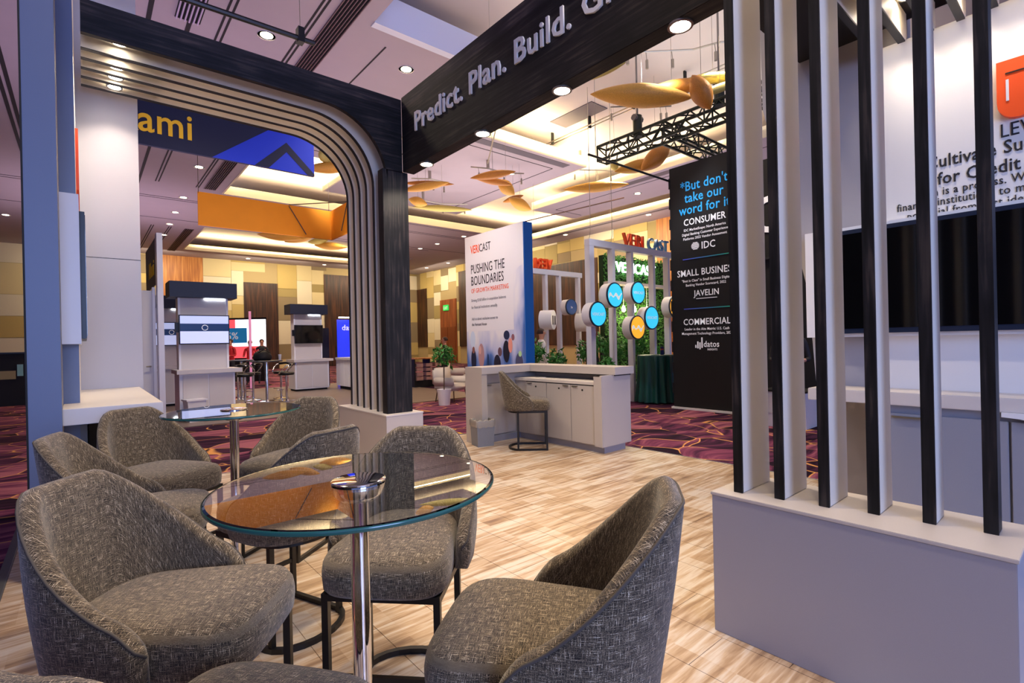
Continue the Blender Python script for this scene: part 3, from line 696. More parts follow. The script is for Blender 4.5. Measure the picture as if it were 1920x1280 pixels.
def seat_mesh():
    out = []; n = 72
    for j in range(n):
        q = 2*PI*j/n; c, s = math.cos(q), math.sin(q); e = 5.0
        rr = (abs(c)**e+abs(s)**e)**(-1/e); x = c*rr; y = s*rr
        yy = .005+.275*y; wdt = .205+.045*smooth01((y+1)/2)
        out.append((x*wdt, yy-(.03*(1-x*x) if y < -.5 else 0)+(.012*(1-x*x) if y > .5 else 0)))
    vs = []; uvs = []
    lev = [(.965, .530), (1.0, .545), (1.012, .585), (1.012, .615), (.995, .645), (.95, .664), (.86, .674), (.7, .680), (.5, .683), (.25, .685), (.0, .686)]
    for (s, z) in lev:
        for j, (x, y) in enumerate(out):
            X = x*s; Y = .0+(y)*s; vs.append((X, Y, z-.012*max(0, Y/.28)**3 if z > .6 else z))
            uvs.append((X, Y) if z > .655 else ((j/n)*1.8, z+1.0))
    fs = [(l*n+j, l*n+(j+1) % n, (l+1)*n+(j+1) % n, (l+1)*n+j) for l in range(len(lev)-1) for j in range(n)]
    fs.append(tuple(reversed(range(n)))); return vs, fs, uvs
def make_chair():
    t = empty('counter_chair')
    vs, fs, uvs, rim, rim2 = chair_shell()
    mb = MB().add(vs, fs); o = mb.build('backrest', FAB, t, smooth=True); uvset(o.data, uvs)
    p = MB().tube([Vector(v)+Vector((0, 0, .0)) for v in rim], .0045, 6).build('piping', mat('dark piping', '4a443e', .9), o, smooth=True)
    vs, fs, uvs = seat_mesh(); o = MB().add(vs, fs).build('seat', FAB, t, smooth=True); uvset(o.data, uvs)
    # steel frame: D-shaped rings below the seat and on the floor
    def dring(z, w=.215, yf=.235, yr=-.12, ap=-.275, close=True):
        pts = [(-w, yf, z), (-w, yr, z)]
        for i in range(1, 12):
            a = PI*i/12; pts.append((-w*math.cos(a), yr+(ap-yr)*math.sin(a), z))
        pts += [(w, yr, z), (w, yf, z)]; return pts
    MB().tube(dring(.515), .013, 4, square=True).tube([(-.228, .235, .515), (.228, .235, .515)], .013, 4, square=True).build('seat_frame', BLK, t)
    MB().tube(dring(.013), .0125, 4, square=True).build('base_ring', BLK, t)
    for x, y in ((-.215, .235), (.215, .235), (-.205, -.15), (.205, -.15)):
        MB().box((x-.0125, y-.0125, .0), (x+.0125, y+.0125, .52)).build('leg', BLK, t)
    MB().box((-.215, .226, .20), (.215, .244, .222)).build('footrest', BLK, t)
    return t
chairs = [((.235, 1.935), (.79, -.62), 'large grey tweed chair at the left of the front table, facing it', 'A'),
          ((1.0, 1.935), (-.72, -.69), 'grey tweed chair behind the chrome post of the front table', 'B'),
          ((.985, 1.075), (-.61, .79), 'grey tweed chair at the right of the front table, its back to the slats', 'C'),
          ((.19, 1.16), (.80, .60), 'grey tweed chair cut by the bottom edge, nearest to the viewer', 'D'),
          ((.22, 3.22), (.96, -.28), 'grey tweed chair half hidden behind the largest front chair, by the tower', 'E'),
          ((.40, 4.08), (.45, -.89), 'grey tweed chair under the tower shelf, facing the rear table', 'F'),
          ((.80, 2.82), (-.36, .93), 'grey tweed chair seen from behind between the two glass tables', 'G'),
          ((1.13, 3.88), (-.78, -.62), 'grey tweed chair behind the rear table, farthest of its four', 'H'),
          ((4.66, 5.19), (.75, -.66), 'grey tweed counter chair standing alone at the reception desk', 'I')]
c0 = make_chair()
for i, (c, d, lab, _) in enumerate(chairs):
    o = c0 if i == 0 else copy_tree(c0)
    o.location = (c[0], c[1], 0); o.rotation_euler = (0, 0, math.atan2(-d[0], d[1]))
    tag(o, lab, 'chair', 'grey tweed counter chairs')
# ------------------------------------------------------------------ round glass tables
def table(loc, lab):
    t = empty('glass_table', loc, 0, lab, 'table', 'round glass tables')
    MB().lathe([(.372, 1.063), (.378, 1.066), (.378, 1.074), (.372, 1.077)], (0, 0, 0), 96).build('glass_top', GLASS, t)
    MB().lathe([(.3785, 1.0645), (.3805, 1.067), (.3805, 1.073), (.3785, 1.0755)], (0, 0, 0), 96, cap=False).build('glass_rim', EDGE, t, smooth=True)
    MB().lathe([(.028, 1.01), (.05, 1.017), (.068, 1.033), (.074, 1.055), (.076, 1.0625), (.0, 1.0625)], (0, 0, 0), 48, cap=False).build('top_cup', CHR, t, smooth=True, angle=.6)
    MB().lathe([(.0, 1.0775), (.074, 1.0775), (.0745, 1.082), (.070, 1.0835), (.0, 1.0825)], (0, 0, 0), 48, cap=False).build('top_cap', CHR, t, smooth=True, angle=.6)
    MB().lathe([(.0255, .02), (.0255, 1.015)], (0, 0, 0), 40).build('post', CHR, t, smooth=True, angle=.6)
    MB().lathe([(.0, .0), (.22, .0), (.22, .008), (.18, .016), (.05, .022), (.03, .04), (.0, .04)], (0, 0, 0), 64, cap=False).build('foot', CHR, t, smooth=True, angle=.6)
    return t
table((.585, 1.375, 0), 'round glass table with a chrome post, nearer of the two')
table((.70, 3.50, 0), 'round glass table with a chrome post, farther of the two, below the arch')

# ------------------------------------------------------------------ hanging signs
am = empty('hanging_banner', (2, 10, 4.7), 0, 'hanging navy banner with yellow letters and a blue chevron, seen through the arch', 'banner')
P(box('banner_cloth', (-.45, 10.0, 4.76), (3.49, 10.06, 5.52), NAVY), am)
P(text('Alkami', (-.04, 9.995, 4.98), .60, YEL, '-y', None, .004, bold=.03, sx=.88), am)
def flat(poly, axis, at, th, m, name, parent): return P(MB().prism(poly, axis, at-th, at).build(name, m), parent)
flat([(1.75, 4.76), (2.75, 5.52), (3.49, 5.52), (3.49, 4.76)], 'y', 9.998, .004, BLUE, 'blue_band', am)
flat([(2.42, 4.76), (2.98, 5.30), (3.49, 4.80), (3.49, 4.76), (3.36, 4.76), (2.98, 5.12), (2.66, 4.76)], 'y', 9.994, .003, NAVY, 'chevron', am)
ob = empty('hanging_banner', (3, 13, 4.2), 0, 'orange fabric ring banner hanging near the far trays, seen through the arch', 'banner')
P(box('long_side', (1.98, 13.0, 4.19), (4.95, 13.05, 4.93), ORG), ob); P(box('short_side', (4.94, 9.2, 4.19), (4.99, 13.05, 4.93), ORG), ob)
WIRE = mat('wire dark', '4a3a2a', .5)
for pa in ([(3.9, 12.98, 4.93), (4.93, 11.9, 4.93)], [(3.9, 12.98, 4.9), (4.3, 12.98, 4.25)], [(4.93, 11.9, 4.93), (4.93, 12.3, 4.3)]): P(MB().tube(pa, .012).build('brace_rod', WIRE), ob)
for pa in ([(4.85, 12.9, 4.9), (4.85, 12.9, 7.0)], [(1.99, 13, 4.9), (1.99, 13, 7)]): P(MB().tube(pa, .006).build('hanging_wire', WIRE), ob)
# black pipe over the arch
pb = empty('rigging_pipe', (1.5, 6, 5.2), 0, 'long black rigging pipe hanging above the arch beam', 'pipe')
P(MB().tube([(-.6, 6.05, 5.0), (2.12, 5.98, 5.0)], .03).build('pipe', BLK), pb)
P(MB().box((1.93, 5.94, 4.95), (2.0, 6.04, 5.12)).build('clamp', BLK), pb); P(MB().tube([(1.965, 5.99, 5.1), (1.965, 5.99, 7.0)], .004).tube([(.3, 6.03, 5.0), (.3, 6.03, 7)], .004).build('cable', STL), pb)
pb = empty('rigging_pipe', (8, 5.8, 4.8), 0, 'thin black rigging pipe running toward the black tower', 'pipe')
P(MB().tube([(6.9, 5.95, 4.75), (9.45, 5.95, 4.75)], .022).build('pipe', BLK), pb); P(MB().tube([(7.1, 5.95, 4.75), (7.1, 5.95, TZ)], .004).build('cable', STL), pb)
pb = empty('rigging_pipe', (9, 9, 5), 0, 'thin brown pipe hanging high in front of the right wall', 'pipe')
P(MB().tube([(12.1, 14.0, 5.75), (12.6, 9.5, 5.75)], .02).build('pipe', mat('brown pipe', '4a2c20', .5)), pb); P(MB().tube([(12.2, 13.1, 5.75), (12.2, 13.1, CZ)], .004).tube([(12.55, 10, 5.75), (12.55, 10, CZ)], .004).build('cable', STL), pb)
pb = empty('rigging_pipe', (5, 7, 5), 0, 'slim rod slanting down behind the sign beam', 'pipe')
P(MB().tube([(4.83, 5.98, 4.7), (5.65, 7.26, 4.7)], .012).build('pipe', STL), pb); P(MB().tube([(5.2, 6.56, 4.7), (5.2, 6.56, TZ)], .003).build('cable', STL), pb)

# ------------------------------------------------------------------ big white sign
vs_ = empty('sign_wall', (6.94, 8.8, 0), 0, 'tall white sign reading PUSHING THE BOUNDARIES with a bright blue side', 'sign')
SX = 6.94
P(box('sign_body', (6.94, 7.79, .25), (7.18, 9.86, 3.93), WHM), vs_)
P(box('pedestal', (6.98, 7.8, -.021), (7.16, 9.85, .25), LAM), vs_)
P(box('blue_side', (6.945, 7.77, .25), (7.18, 7.79, 3.93), mat('cobalt side print', '0f66b4', .5)), vs_)
def b_print(nt, b):
    L = nt.links.new; g = nd(nt, 'NewGeometry'); sx = nd(nt, 'SeparateXYZ'); L(g.outputs['Position'], sx.inputs[0])
    n = nd(nt, 'TexNoise'); n.inputs['Scale'].default_value = 1; n.inputs['Detail'].default_value = 2
    L(mapping(nt, g.outputs['Position'], (0, 2.6, 1.0)), n.inputs['Vector'])
    # vertical fade: white above 2.3 m, blue crowd blur below
    zz = nd(nt, 'MapRange'); zz.inputs[1].default_value = 1.75; zz.inputs[2].default_value = .8; L(sx.outputs[2], zz.inputs[0])
    yy = nd(nt, 'MapRange'); yy.inputs[1].default_value = 8.15; yy.inputs[2].default_value = 7.7; L(sx.outputs[1], yy.inputs[0])
    ym = nd(nt, 'Math', operation='MULTIPLY'); ym.inputs[1].default_value = .55; L(yy.outputs[0], ym.inputs[0])
    z2 = nd(nt, 'MapRange'); z2.inputs[1].default_value = 3.1; z2.inputs[2].default_value = 2.0; L(sx.outputs[2], z2.inputs[0])
    y2 = nd(nt, 'Math', operation='MULTIPLY'); L(ym.outputs[0], y2.inputs[0]); L(z2.outputs[0], y2.inputs[1])
    a = nd(nt, 'Math', operation='MAXIMUM'); zm = nd(nt, 'Math', operation='MULTIPLY'); zm.inputs[1].default_value = .5; L(zz.outputs[0], zm.inputs[0])
    L(zm.outputs[0], a.inputs[0]); L(y2.outputs[0], a.inputs[1])
    nm = nd(nt, 'Math', operation='MULTIPLY_ADD'); nm.inputs[1].default_value = .9; nm.inputs[2].default_value = -.42; L(n.outputs[0], nm.inputs[0])
    gate = nd(nt, 'Math', operation='GREATER_THAN'); gate.inputs[1].default_value = .02; L(a.outputs[0], gate.inputs[0])
    nq = nd(nt, 'Math', operation='MULTIPLY'); L(nm.outputs[0], nq.inputs[0]); L(gate.outputs[0], nq.inputs[1])
    s = nd(nt, 'Math', operation='ADD'); L(a.outputs[0], s.inputs[0]); L(nq.outputs[0], s.inputs[1])
    rp = ramp(nt, [(0, hx('e4e0e4')), (.22, hx('b9bddb')), (.42, hx('4f74ba')), (.62, hx('28406e')), (.8, hx('141c38'))]); L(s.outputs[0], rp.inputs[0]); L(rp.outputs[0], b.inputs['Base Color'])
P(box('print', (6.936, 7.79, .25), (6.94, 9.86, 3.93), nodes_mat('blurred crowd print', b_print, .55)), vs_)
blobs = [(9.62, 1.52, .10, .20, 'c9d6ea'), (9.60, 1.05, .10, .26, '1a1e3c'), (9.60, 1.28, .05, .08, '8c5a50'), (9.30, 1.15, .11, .28, 'b48a8c'), (9.35, 1.28, .05, .10, 'd8a49a'), (9.05, 1.0, .04, .20, '1c3a66'),
         (8.72, .98, .12, .20, '1a1830'), (8.62, 1.24, .07, .10, '6a4a54'), (8.40, 1.25, .11, .24, '14142c'), (8.26, 1.38, .07, .16, 'e89a88'), (8.17, 1.55, .05, .07, '8a5862'), (8.38, 1.60, .10, .10, '1a2648'), (7.98, 1.0, .12, .22, '4a4c6c'), (7.95, 1.2, .05, .06, 'b8e0a0'), (8.98, .86, .05, .06, 'e8c8b8')]
for i, (y, z, a, b, c) in enumerate(blobs):
    flat([(y+a*math.cos(q*PI/9), z+b*math.sin(q*PI/9)) for q in range(18)], 'x', 6.936-.0012*i*.3, .0008, mat('print '+c, c, .6), 'printed_figure', vs_)
def T(*a, **k): return P(text(*a, **k), vs_)
T('VERI', (6.932, 9.635, 3.52), .26, ORL, '-x', None, .001, bold=.025, sx=.66); T('CAST', (6.932, 9.30, 3.52), .26, TXTB, '-x', None, .001, sx=.66)
T('PUSHING THE', (6.932, 9.64, 3.05), .30, TXTB, '-x', None, .001, sx=.64); T('BOUNDARIES', (6.932, 9.64, 2.78), .30, TXTB, '-x', None, .001, sx=.64)
T('OF GROWTH MARKETING', (6.932, 9.64, 2.60), .15, ORL, '-x', None, .001, sx=.74)
T('Driving $168 billion in acquisition balances', (6.932, 9.64, 2.40), .095, TXTG, '-x', None, .001, sx=.74); T('for financial institutions annually.', (6.932, 9.64, 2.24), .095, TXTG, '-x', None, .001, sx=.74)
T('Ask us about exclusive access to', (6.932, 9.64, 1.97), .095, TXTG, '-x', None, .001, sx=.74); T('the Vericast House', (6.932, 9.64, 1.84), .095, TXTB, '-x', None, .001, sx=.74)

# ------------------------------------------------------------------ foliage helpers
def leaves(n, fn, size, rs):
    mb = MB()
    for i in range(n):
        c, nrm = fn(rs); c = Vector(c); nrm = Vector(nrm).normalized()
        a = nrm.orthogonal().normalized(); a.rotate(Matrix.Rotation(rs.random()*6.28, 3, nrm)); b = nrm.cross(a); s = size*rs.uniform(.6, 1.3)
        tip = c+nrm*s*rs.uniform(.3, 1.0)+a*s
        mb.add([c-a*s*.3, c+b*s*.42+a*s*.2, tip, c-b*s*.42+a*s*.2], [(0, 1, 2, 3)], 0)
    return mb
def plant(loc, h, r, lab, pot=True, rz=0):
    t = empty('potted_tree', loc, 0, lab, 'plant', 'small green trees around the white lounge frames')
    rs = random.Random(int(loc[0]*100+loc[1]*37))
    def fn(rs):
        while 1:
            v = Vector((rs.uniform(-1, 1), rs.uniform(-1, 1), rs.uniform(-1, 1)))
            if .3 < v.length < 1: break
        k = rs.choice((0, 1, 2)); off = [(0, 0, 0), (.4, .2, -.5), (-.35, -.3, -.25)][k]
        return (v.x*r*.8+off[0]*r, v.y*r*.8+off[1]*r, h-r+v.z*r*.8+off[2]*r), v
    leaves(230, fn, .07, rs).build('foliage', GRN, t, recalc=False)
    MB().tube([(0, 0, .3), (.02, .01, h-r*1.2), (0, 0, h-r*.7)], .014, 6).build('stem', mat('bark', '5a4630', .8), t)
    if pot: MB().lathe([(.13, 0), (.17, .38), (.16, .38), (.15, .34), (0, .34)], (0, 0, 0), 20, cap=False).build('pot', WHITE, t, smooth=True, angle=.6)
    return t
G0 = -.021
for i, (x, y, h, r, lab) in enumerate([(6.55, 10.3, 1.55, .30, 'bushy green tree left of the tall white sign'), (7.75, 8.35, 1.55, .24, 'round green tree just right of the tall white sign, behind the desk'),
        (8.05, 8.0, 1.35, .26, 'low green tree between two posts of the rear white frame'), (8.75, 7.75, 1.60, .30, 'tall green tree behind the left post of the near white frame'), (8.62, 7.05, 1.15, .2, 'small green shrub in front of the near white frame'),
        (9.3, 7.8, 1.70, .30, 'green tree right of the second post of the near white frame'), (9.75, 7.75, 1.5, .28, 'green tree under the amber round sign'), (10.3, 7.7, 1.6, .28, 'green tree behind the cocktail table, left one'),
        (10.75, 7.8, 1.65, .26, 'green tree behind the cocktail table, right one'), (11.3, 7.7, 1.4, .24, 'green tree at the far right post beside the black tower'), (8.3, 9.0, 1.2, .24, 'low tree in front of the rear white frame')]):
    plant((x, y, G0), h, r, lab)
# hedge wall with neon sign, shelf and bulbs
hd = empty('hedge_wall', (11.2, 8.7, 0), 0, 'tall green hedge wall with a glowing white sign and a shelf with bulbs', 'wall')
P(box('backing', (11.0, 9.06, G0), (14.0, 9.2, 3.80), mat('hedge backing', '14300e', .9)), hd)
rs = random.Random(5)
P(tag(leaves(7000, lambda r: ((r.uniform(11.0, 14.0), 9.05-r.random()*.04, r.uniform(0, 3.85)), (r.uniform(-.5, .5), -1, r.uniform(-.3, .6))), .05, rs).build('hedge_leaves', GRN2, None, recalc=False), kind='stuff'), hd)
P(text('VERICAST', (11.45, 8.96, 3.36), .42, mat('neon tube', 'd8fff4', .4, emit=5, emcol=(.75, 1, .93)), '-y', None, .02, sx=1.0, name='neon_lettering'), hd)
P(box('shelf', (11.0, 8.75, 2.98), (14.0, 9.05, 3.06), LAMW), hd)
for x in (11.55, 12.05, 12.65):
    b_ = P(MB().lathe([(.01, .12), (.03, .10), (.055, .02), (.05, -.03), (.02, -.06), (0, -.065)], (x, 8.8, 2.28), 14, cap=False).build('bulb', mat('glowing bulb', 'ffe8b0', .4, emit=14, emcol=(1, .8, .5)), None, smooth=True), hd)
    q = MB().tube([(x, 8.8, 2.38), (x, 8.8, 2.98)], .008).build('cord', WHITE, b_); q.matrix_parent_inverse = Matrix.Identity(4)
    light('POINT', 'bulb glow', (x, 8.6, 2.25), 20, (1, .8, .5), .05)
# white frames
WF = mat('white painted frame', 'd6d6dc', .45)
def frame(y, posts, x0, x1, z, w, lab):
    t = empty('lounge_trellis', (x0, y, 0), 0, lab, 'frame')
    for i, x in enumerate(posts):
        q = w if i == 0 else w*.62
        P(box('post', (x-q/2, y-w/2, G0), (x+q/2, y+w/2, z-w), WF, None, .004), t)
    P(box('top_rail', (x0-w/2, y-w/2, z-w), (x1+w/2, y+w/2, z), WF, None, .004), t)
    return t
f1 = frame(7.35, (8.48, 9.23, 9.92, 10.80, 11.45), 8.48, 13.2, 3.66, .15, 'near white frame of posts carrying round signs, right of the desk')
f2 = frame(9.3, (8.1, 9.0, 9.49, 10.23), 7.6, 10.28, 3.27, .13, 'rear white frame of posts behind the tall white sign')
v1 = empty('rooftop_sign', (10.5, 7.3, 3.66), 0, 'orange and blue letters spelling VERICAST on top of the near white frame', 'sign')
P(text('VERI', (9.70, 7.36, 3.66), .42, ORL, '-y', None, .035, sx=.95, bold=.03), v1); P(text('CAST', (10.66, 7.36, 3.66), .42, mat('steel blue letter', '4f86b4', .4), '-y', None, .035, sx=.85), v1)
v2 = empty('rooftop_sign', (8.8, 9.3, 3.27), 0, 'orange letters seen from behind on top of the rear white frame', 'sign')
P(text('VERI', (9.25, 9.30, 3.29), .36, ORL, '+y', None, .05, sx=.85, bold=.03), v2)
for x in (8.48, 9.23): P(MB().tube([(x, 7.35, 3.66), (x+.05, 7.35, 3.85), (x+.05, 7.35, 7)], .006).build('hanger', STL), f1)
# drum signs
TEAL = mat('aqua lit face', '1fb6d8', .35, emit=.75, emcol=(.05, .55, .80)); AMB = mat('amber lit face', 'f09a20', .35, emit=.7, emcol=(1, .45, .04)); BLF = mat('blue face', '1b5aa8', .5); RIM = mat('navy rim', '0c2c48', .4)
def drum(x, y, z, r, face, lab, wave=False, txt=None, fm=None, bracket=0):
    t = empty('round_sign', (x, y, z), 0, lab, 'sign')
    def cyl(a, b, ra, rb=None): 
        mb = MB(); n = 36; vs = []
        for (yy, q) in ((a, ra), (b, rb or ra)):
            vs += [(q*math.cos(2*PI*j/n), yy, q*math.sin(2*PI*j/n)) for j in range(n)]
        return mb.add(vs, [(j, (j+1) % n, n+(j+1) % n, n+j) for j in range(n)]+[tuple(range(n)), tuple(reversed(range(n, 2*n)))])
    cyl(0, .22, r*.96).build('drum_side', WHITE, t, smooth=True, angle=.6); cyl(-.03, 0, r).build('rim', RIM, t, smooth=True, angle=.6)
    cyl(-.034, -.03, r*.90).build('face', face, t)
    if wave:
        n = 16; top = [(-r*.8+1.6*r*i/n, .04*math.sin(i*.9)+r*.05) for i in range(n+1)]; bot = [(a, b-.06-.03*math.cos(i*.6)) for i, (a, b) in enumerate(top)]
        mb = MB()
        for i in range(n): mb.prism([top[i], top[i+1], bot[i+1], bot[i]], 'y', -.037, -.034)
        mb.build('wave_print', mat('pale wave', 'e8f2ee', .4, emit=.35), t)
    if bracket: MB().box((min(0, bracket)-.0, .19, -.02), (max(0, bracket), .235, .02)).build('bracket', WF, t)
    if txt:
        q = text(txt, (0, -.036, -.03), r*.33, TXTW, '-y', None, .001, align='CENTER', bold=.02); q.parent = t
    return t
drum(8.35, 7.05, 2.00, .27, TEAL, 'aqua round sign on the left post of the near white frame', txt='VERICAST')
drum(8.93, 7.05, 2.43, .28, TEAL, 'highest aqua round sign, with a pale wave, left of the hedge', True)
drum(9.78, 7.05, 2.52, .26, TEAL, 'aqua round sign in front of the hedge, above the amber one', txt='VERICAST')
drum(9.73, 7.05, 1.72, .28, AMB, 'amber round sign with a pale wave', True)
drum(10.29, 7.05, 1.95, .28, TEAL, 'aqua round sign right of the amber one', txt='VERICAST', bracket=.5)
drum(11.32, 7.05, 2.24, .28, AMB, 'amber round sign half hidden by the black tower', True)
drum(9.67, 9.05, 2.32, .21, BLF, 'small blue round sign reading 2x on the rear frame', txt='2x')
for (x, z, lab) in ((8.72, 1.97, 'white round drum with an open dark ring, near the white-shirted person'), (10.0, 1.92, 'white round drum with slots on the rear frame post')):
    t = empty('round_drum', (x, 9.0, z), .5, lab, 'drum')
    MB().tube([(.0, -.2, 0), (0, .12, 0)], .24, 28).build('drum_body', WHITE, t, smooth=True, angle=.6)
    for a in (-.09, .09): MB().box((a-.03, -.212, -.12), (a+.03, -.2, .10)).build('slot', DARKW, t)
# cocktail table
ct = empty('cocktail_table', (10.15, 6.85, G0), 0, 'round cocktail table under a dark green draped cloth', 'table')
mb = MB(); n = 96; prof = [(.395, 1.10), (.405, 1.095), (.41, 1.05), (.405, .7), (.42, .35), (.45, .03)]; vs = []
for l, (r, z) in enumerate(prof):
    for j in range(n):
        q = 2*PI*j/n; am_ = (0, .0, .012, .03, .045, .06)[l]; rr = r+am_*math.sin(j*2*PI*14/n+.6*math.sin(j*.3)); vs.append((rr*math.cos(q), rr*math.sin(q), z))
mb.add(vs, [(l*n+j, l*n+(j+1) % n, (l+1)*n+(j+1) % n, (l+1)*n+j) for l in range(len(prof)-1) for j in range(n)]+[tuple(range(n))])
mb.build('table_cloth', mat('bottle green satin', '0f4a40', .4), ct, smooth=True)
MB().lathe([(.25, 0), (.25, .02), (.04, .03), (.04, 1.08)], (0, 0, 0), 20).build('pedestal', BLK, ct)
cn_ = empty('drink_can', (10.22, 6.72, G0+1.10), 0, 'slim dark blue drink can standing on the green cocktail table', 'can')
MB().lathe([(.036, 0), (.042, .008), (.042, .17), (.036, .185)], (0, 0, 0), 20).build('can_body', mat('blue can', '1c2a5c', .3, .5), cn_); MB().lathe([(.0425, .11), (.0425, .14)], (0, 0, 0), 20, cap=False).build('label_band', mat('red can band', 'a03a2c', .4), cn_)
MB().lathe([(.035, .185), (.036, .188)], (0, 0, 0), 20).build('can_lid', STL, cn_)

# ------------------------------------------------------------------ black tower and truss
tw = empty('black_tower', (9.6, 5.3, 0), 0, 'tall black printed tower with blue heading and white ratings', 'tower')
P(box('tower_body', (9.5, 4.62, .02), (10.3, 5.98, 5.02), BLKM), tw); P(box('base_trim', (9.46, 4.6, G0), (10.3, 6.02, .02), WHITE), tw)
for i in range(11): P(box('edge_clip', (9.49, 5.97, .3+.43*i), (9.53, 6.0, .52+.43*i), BLKM), tw)
def U(b, y, z, s, m=TXTW, bold=.03, sx=.86, al='CENTER'): return P(text(b, (9.494, y, z), s, m, '-x', None, .001, align=al, bold=bold, sx=sx), tw)
U("*But don't", 5.22, 4.47, .27, CYAN); U('take our', 5.22, 4.23, .27, CYAN); U('word for it', 5.22, 3.99, .27, CYAN)
U('CONSUMER', 5.22, 3.76, .19); U('IDC MarketScape: North America', 5.22, 3.64, .072, bold=.01); U('Digital Banking Customer Experience', 5.22, 3.55, .072, bold=.01); U('Platforms 2022 Vendor Assessment', 5.22, 3.46, .072, bold=.01)
U('IDC', 5.14, 3.24, .2); U('SMALL BUSINESS', 5.22, 2.72, .19); U('"Best in Class" in Small Business Digital', 5.22, 2.60, .072, bold=.01); U('Banking Vendor Scorecard, 2022', 5.22, 2.51, .072, bold=.01)
U('JAVELIN', 5.2, 2.30, .17); U('COMMERCIAL', 5.22, 1.72, .18); U('Leader in the Aite Matrix: U.S. Cash', 5.22, 1.61, .072, bold=.01); U('Management Technology Providers, 2023', 5.22, 1.52, .072, bold=.01)
U('datos', 5.12, 1.27, .17); U('INSIGHTS', 5.10, 1.20, .055)
for i in range(7):
    hw = math.sqrt(max(0, 1-((i-3)/3.6)**2))*.085; P(box('globe_mark', (9.49, 5.42-hw, 3.245+.022*i), (9.4985, 5.42+hw, 3.257+.022*i), TXTW), tw)
for i, (a, b) in enumerate(((1.27, 1.35), (1.26, 1.42), (1.24, 1.40), (1.27, 1.5))): P(box('bar_mark', (9.49, 5.44-.045*i, a-.02), (9.4985, 5.465-.045*i, b-.04), TXTW), tw)
for z in (3.06, 2.04):
    for i in range(8): P(box('rule_line', (9.49, 5.70-.125*(i+1), z), (9.4985, 5.70-.125*i, z+.018), mat('rule %d' % i, lin((.30-.02*i, .35+.035*i, .80-.04*i)), .6, emit=.1)), tw)
P(box('underline', (9.49, 4.98, 2.24), (9.4985, 5.42, 2.252), TXTW), tw)
t3 = empty('black_drape_wall', (11, 4, 0), 0, 'black wall with a large white letter C, seen between the slats', 'wall')
P(box('drape', (9.6, .6, 0), (9.7, 4.3, 4.7), BLKM), t3)
P(text('C', (9.59, 4.36, 3.36), .95, TXTW, '-x', None, .002, bold=.02), t3)
P(box('rail', (9.55, 1.5, 2.86), (9.62, 4.2, 2.90), mat('charcoal', '202024', .6)), t3)
tb = empty('white_cabinet', (8.4, 3.2, 0), 0, 'low white cabinet seen between the second and third slats', 'cabinet')
P(box('body', (8.6, 3.1, G0), (9.1, 3.75, .55), WHITE), tb); P(box('drawer', (8.58, 3.15, .2), (8.6, 3.7, .5), WHM), tb); P(box('top', (8.57, 3.08, .55), (9.12, 3.78, .58), BLKM), tb)
def truss(a, b, s, parent, name='truss_section'):
    a = Vector(a); b = Vector(b); d = (b-a); L = d.length; d.normalize(); x = d.cross(Vector((0, 0, 1))).normalized(); z = Vector((0, 0, 1))
    c = [x*s/2+z*s/2, x*-s/2+z*s/2, x*-s/2-z*s/2, x*s/2-z*s/2]
    mb = MB()
    for q in c: mb.tube([a+q, b+q], .034, 6)
    n = max(2, int(L/(s*.9)))
    for i in range(n):
        p = a+d*(L*i/n); p2 = a+d*(L*(i+1)/n)
        for u, v in ((0, 1), (1, 2), (2, 3), (3, 0)):
            mb.tube([p+c[u], p2+c[v]] if i % 2 else [p+c[v], p2+c[u]], .017, 5)
            if i % 3 == 0: mb.tube([p+c[u], p+c[v]], .02, 5)
    for u, v in ((0, 1), (1, 2), (2, 3), (3, 0)): mb.tube([a+c[u], a+c[v]], .022, 5); mb.tube([b+c[u], b+c[v]], .022, 5)
    return P(mb.build(name, mat('black truss tube', '16200f', .45, .3), None), parent)
tr_ = empty('rigging_truss', (9.5, 6, 5.8), 0, 'black box truss hanging above the black tower', 'truss')
truss((9.55, 7.82, 5.86), (9.55, 3.0, 5.86), .33, tr_); truss((9.72, 6.1, 5.86), (14.6, 6.1, 5.86), .33, tr_)
P(MB().box((9.36, 5.9, 5.66), (9.76, 6.3, 6.06)).build('corner_block', BLK), tr_) if False else None
for (x, y) in ((9.5, 6.75), (9.5, 4.85)):
    m_ = P(MB().tube([(x, y, 5.95), (x, y, 6.42)], .10, 10).build('chain_hoist', mat('hoist black', '1a2214', .5), None), tr_)
    q = MB().tube([(x-.14, y, 6.36), (x+.14, y, 6.36)], .07, 8).tube([(x, y, 6.4), (x, y, TZ)], .022, 6).build('hoist_chain', mat('chain steel', '6c6660', .5), m_); q.matrix_parent_inverse = Matrix.Identity(4)

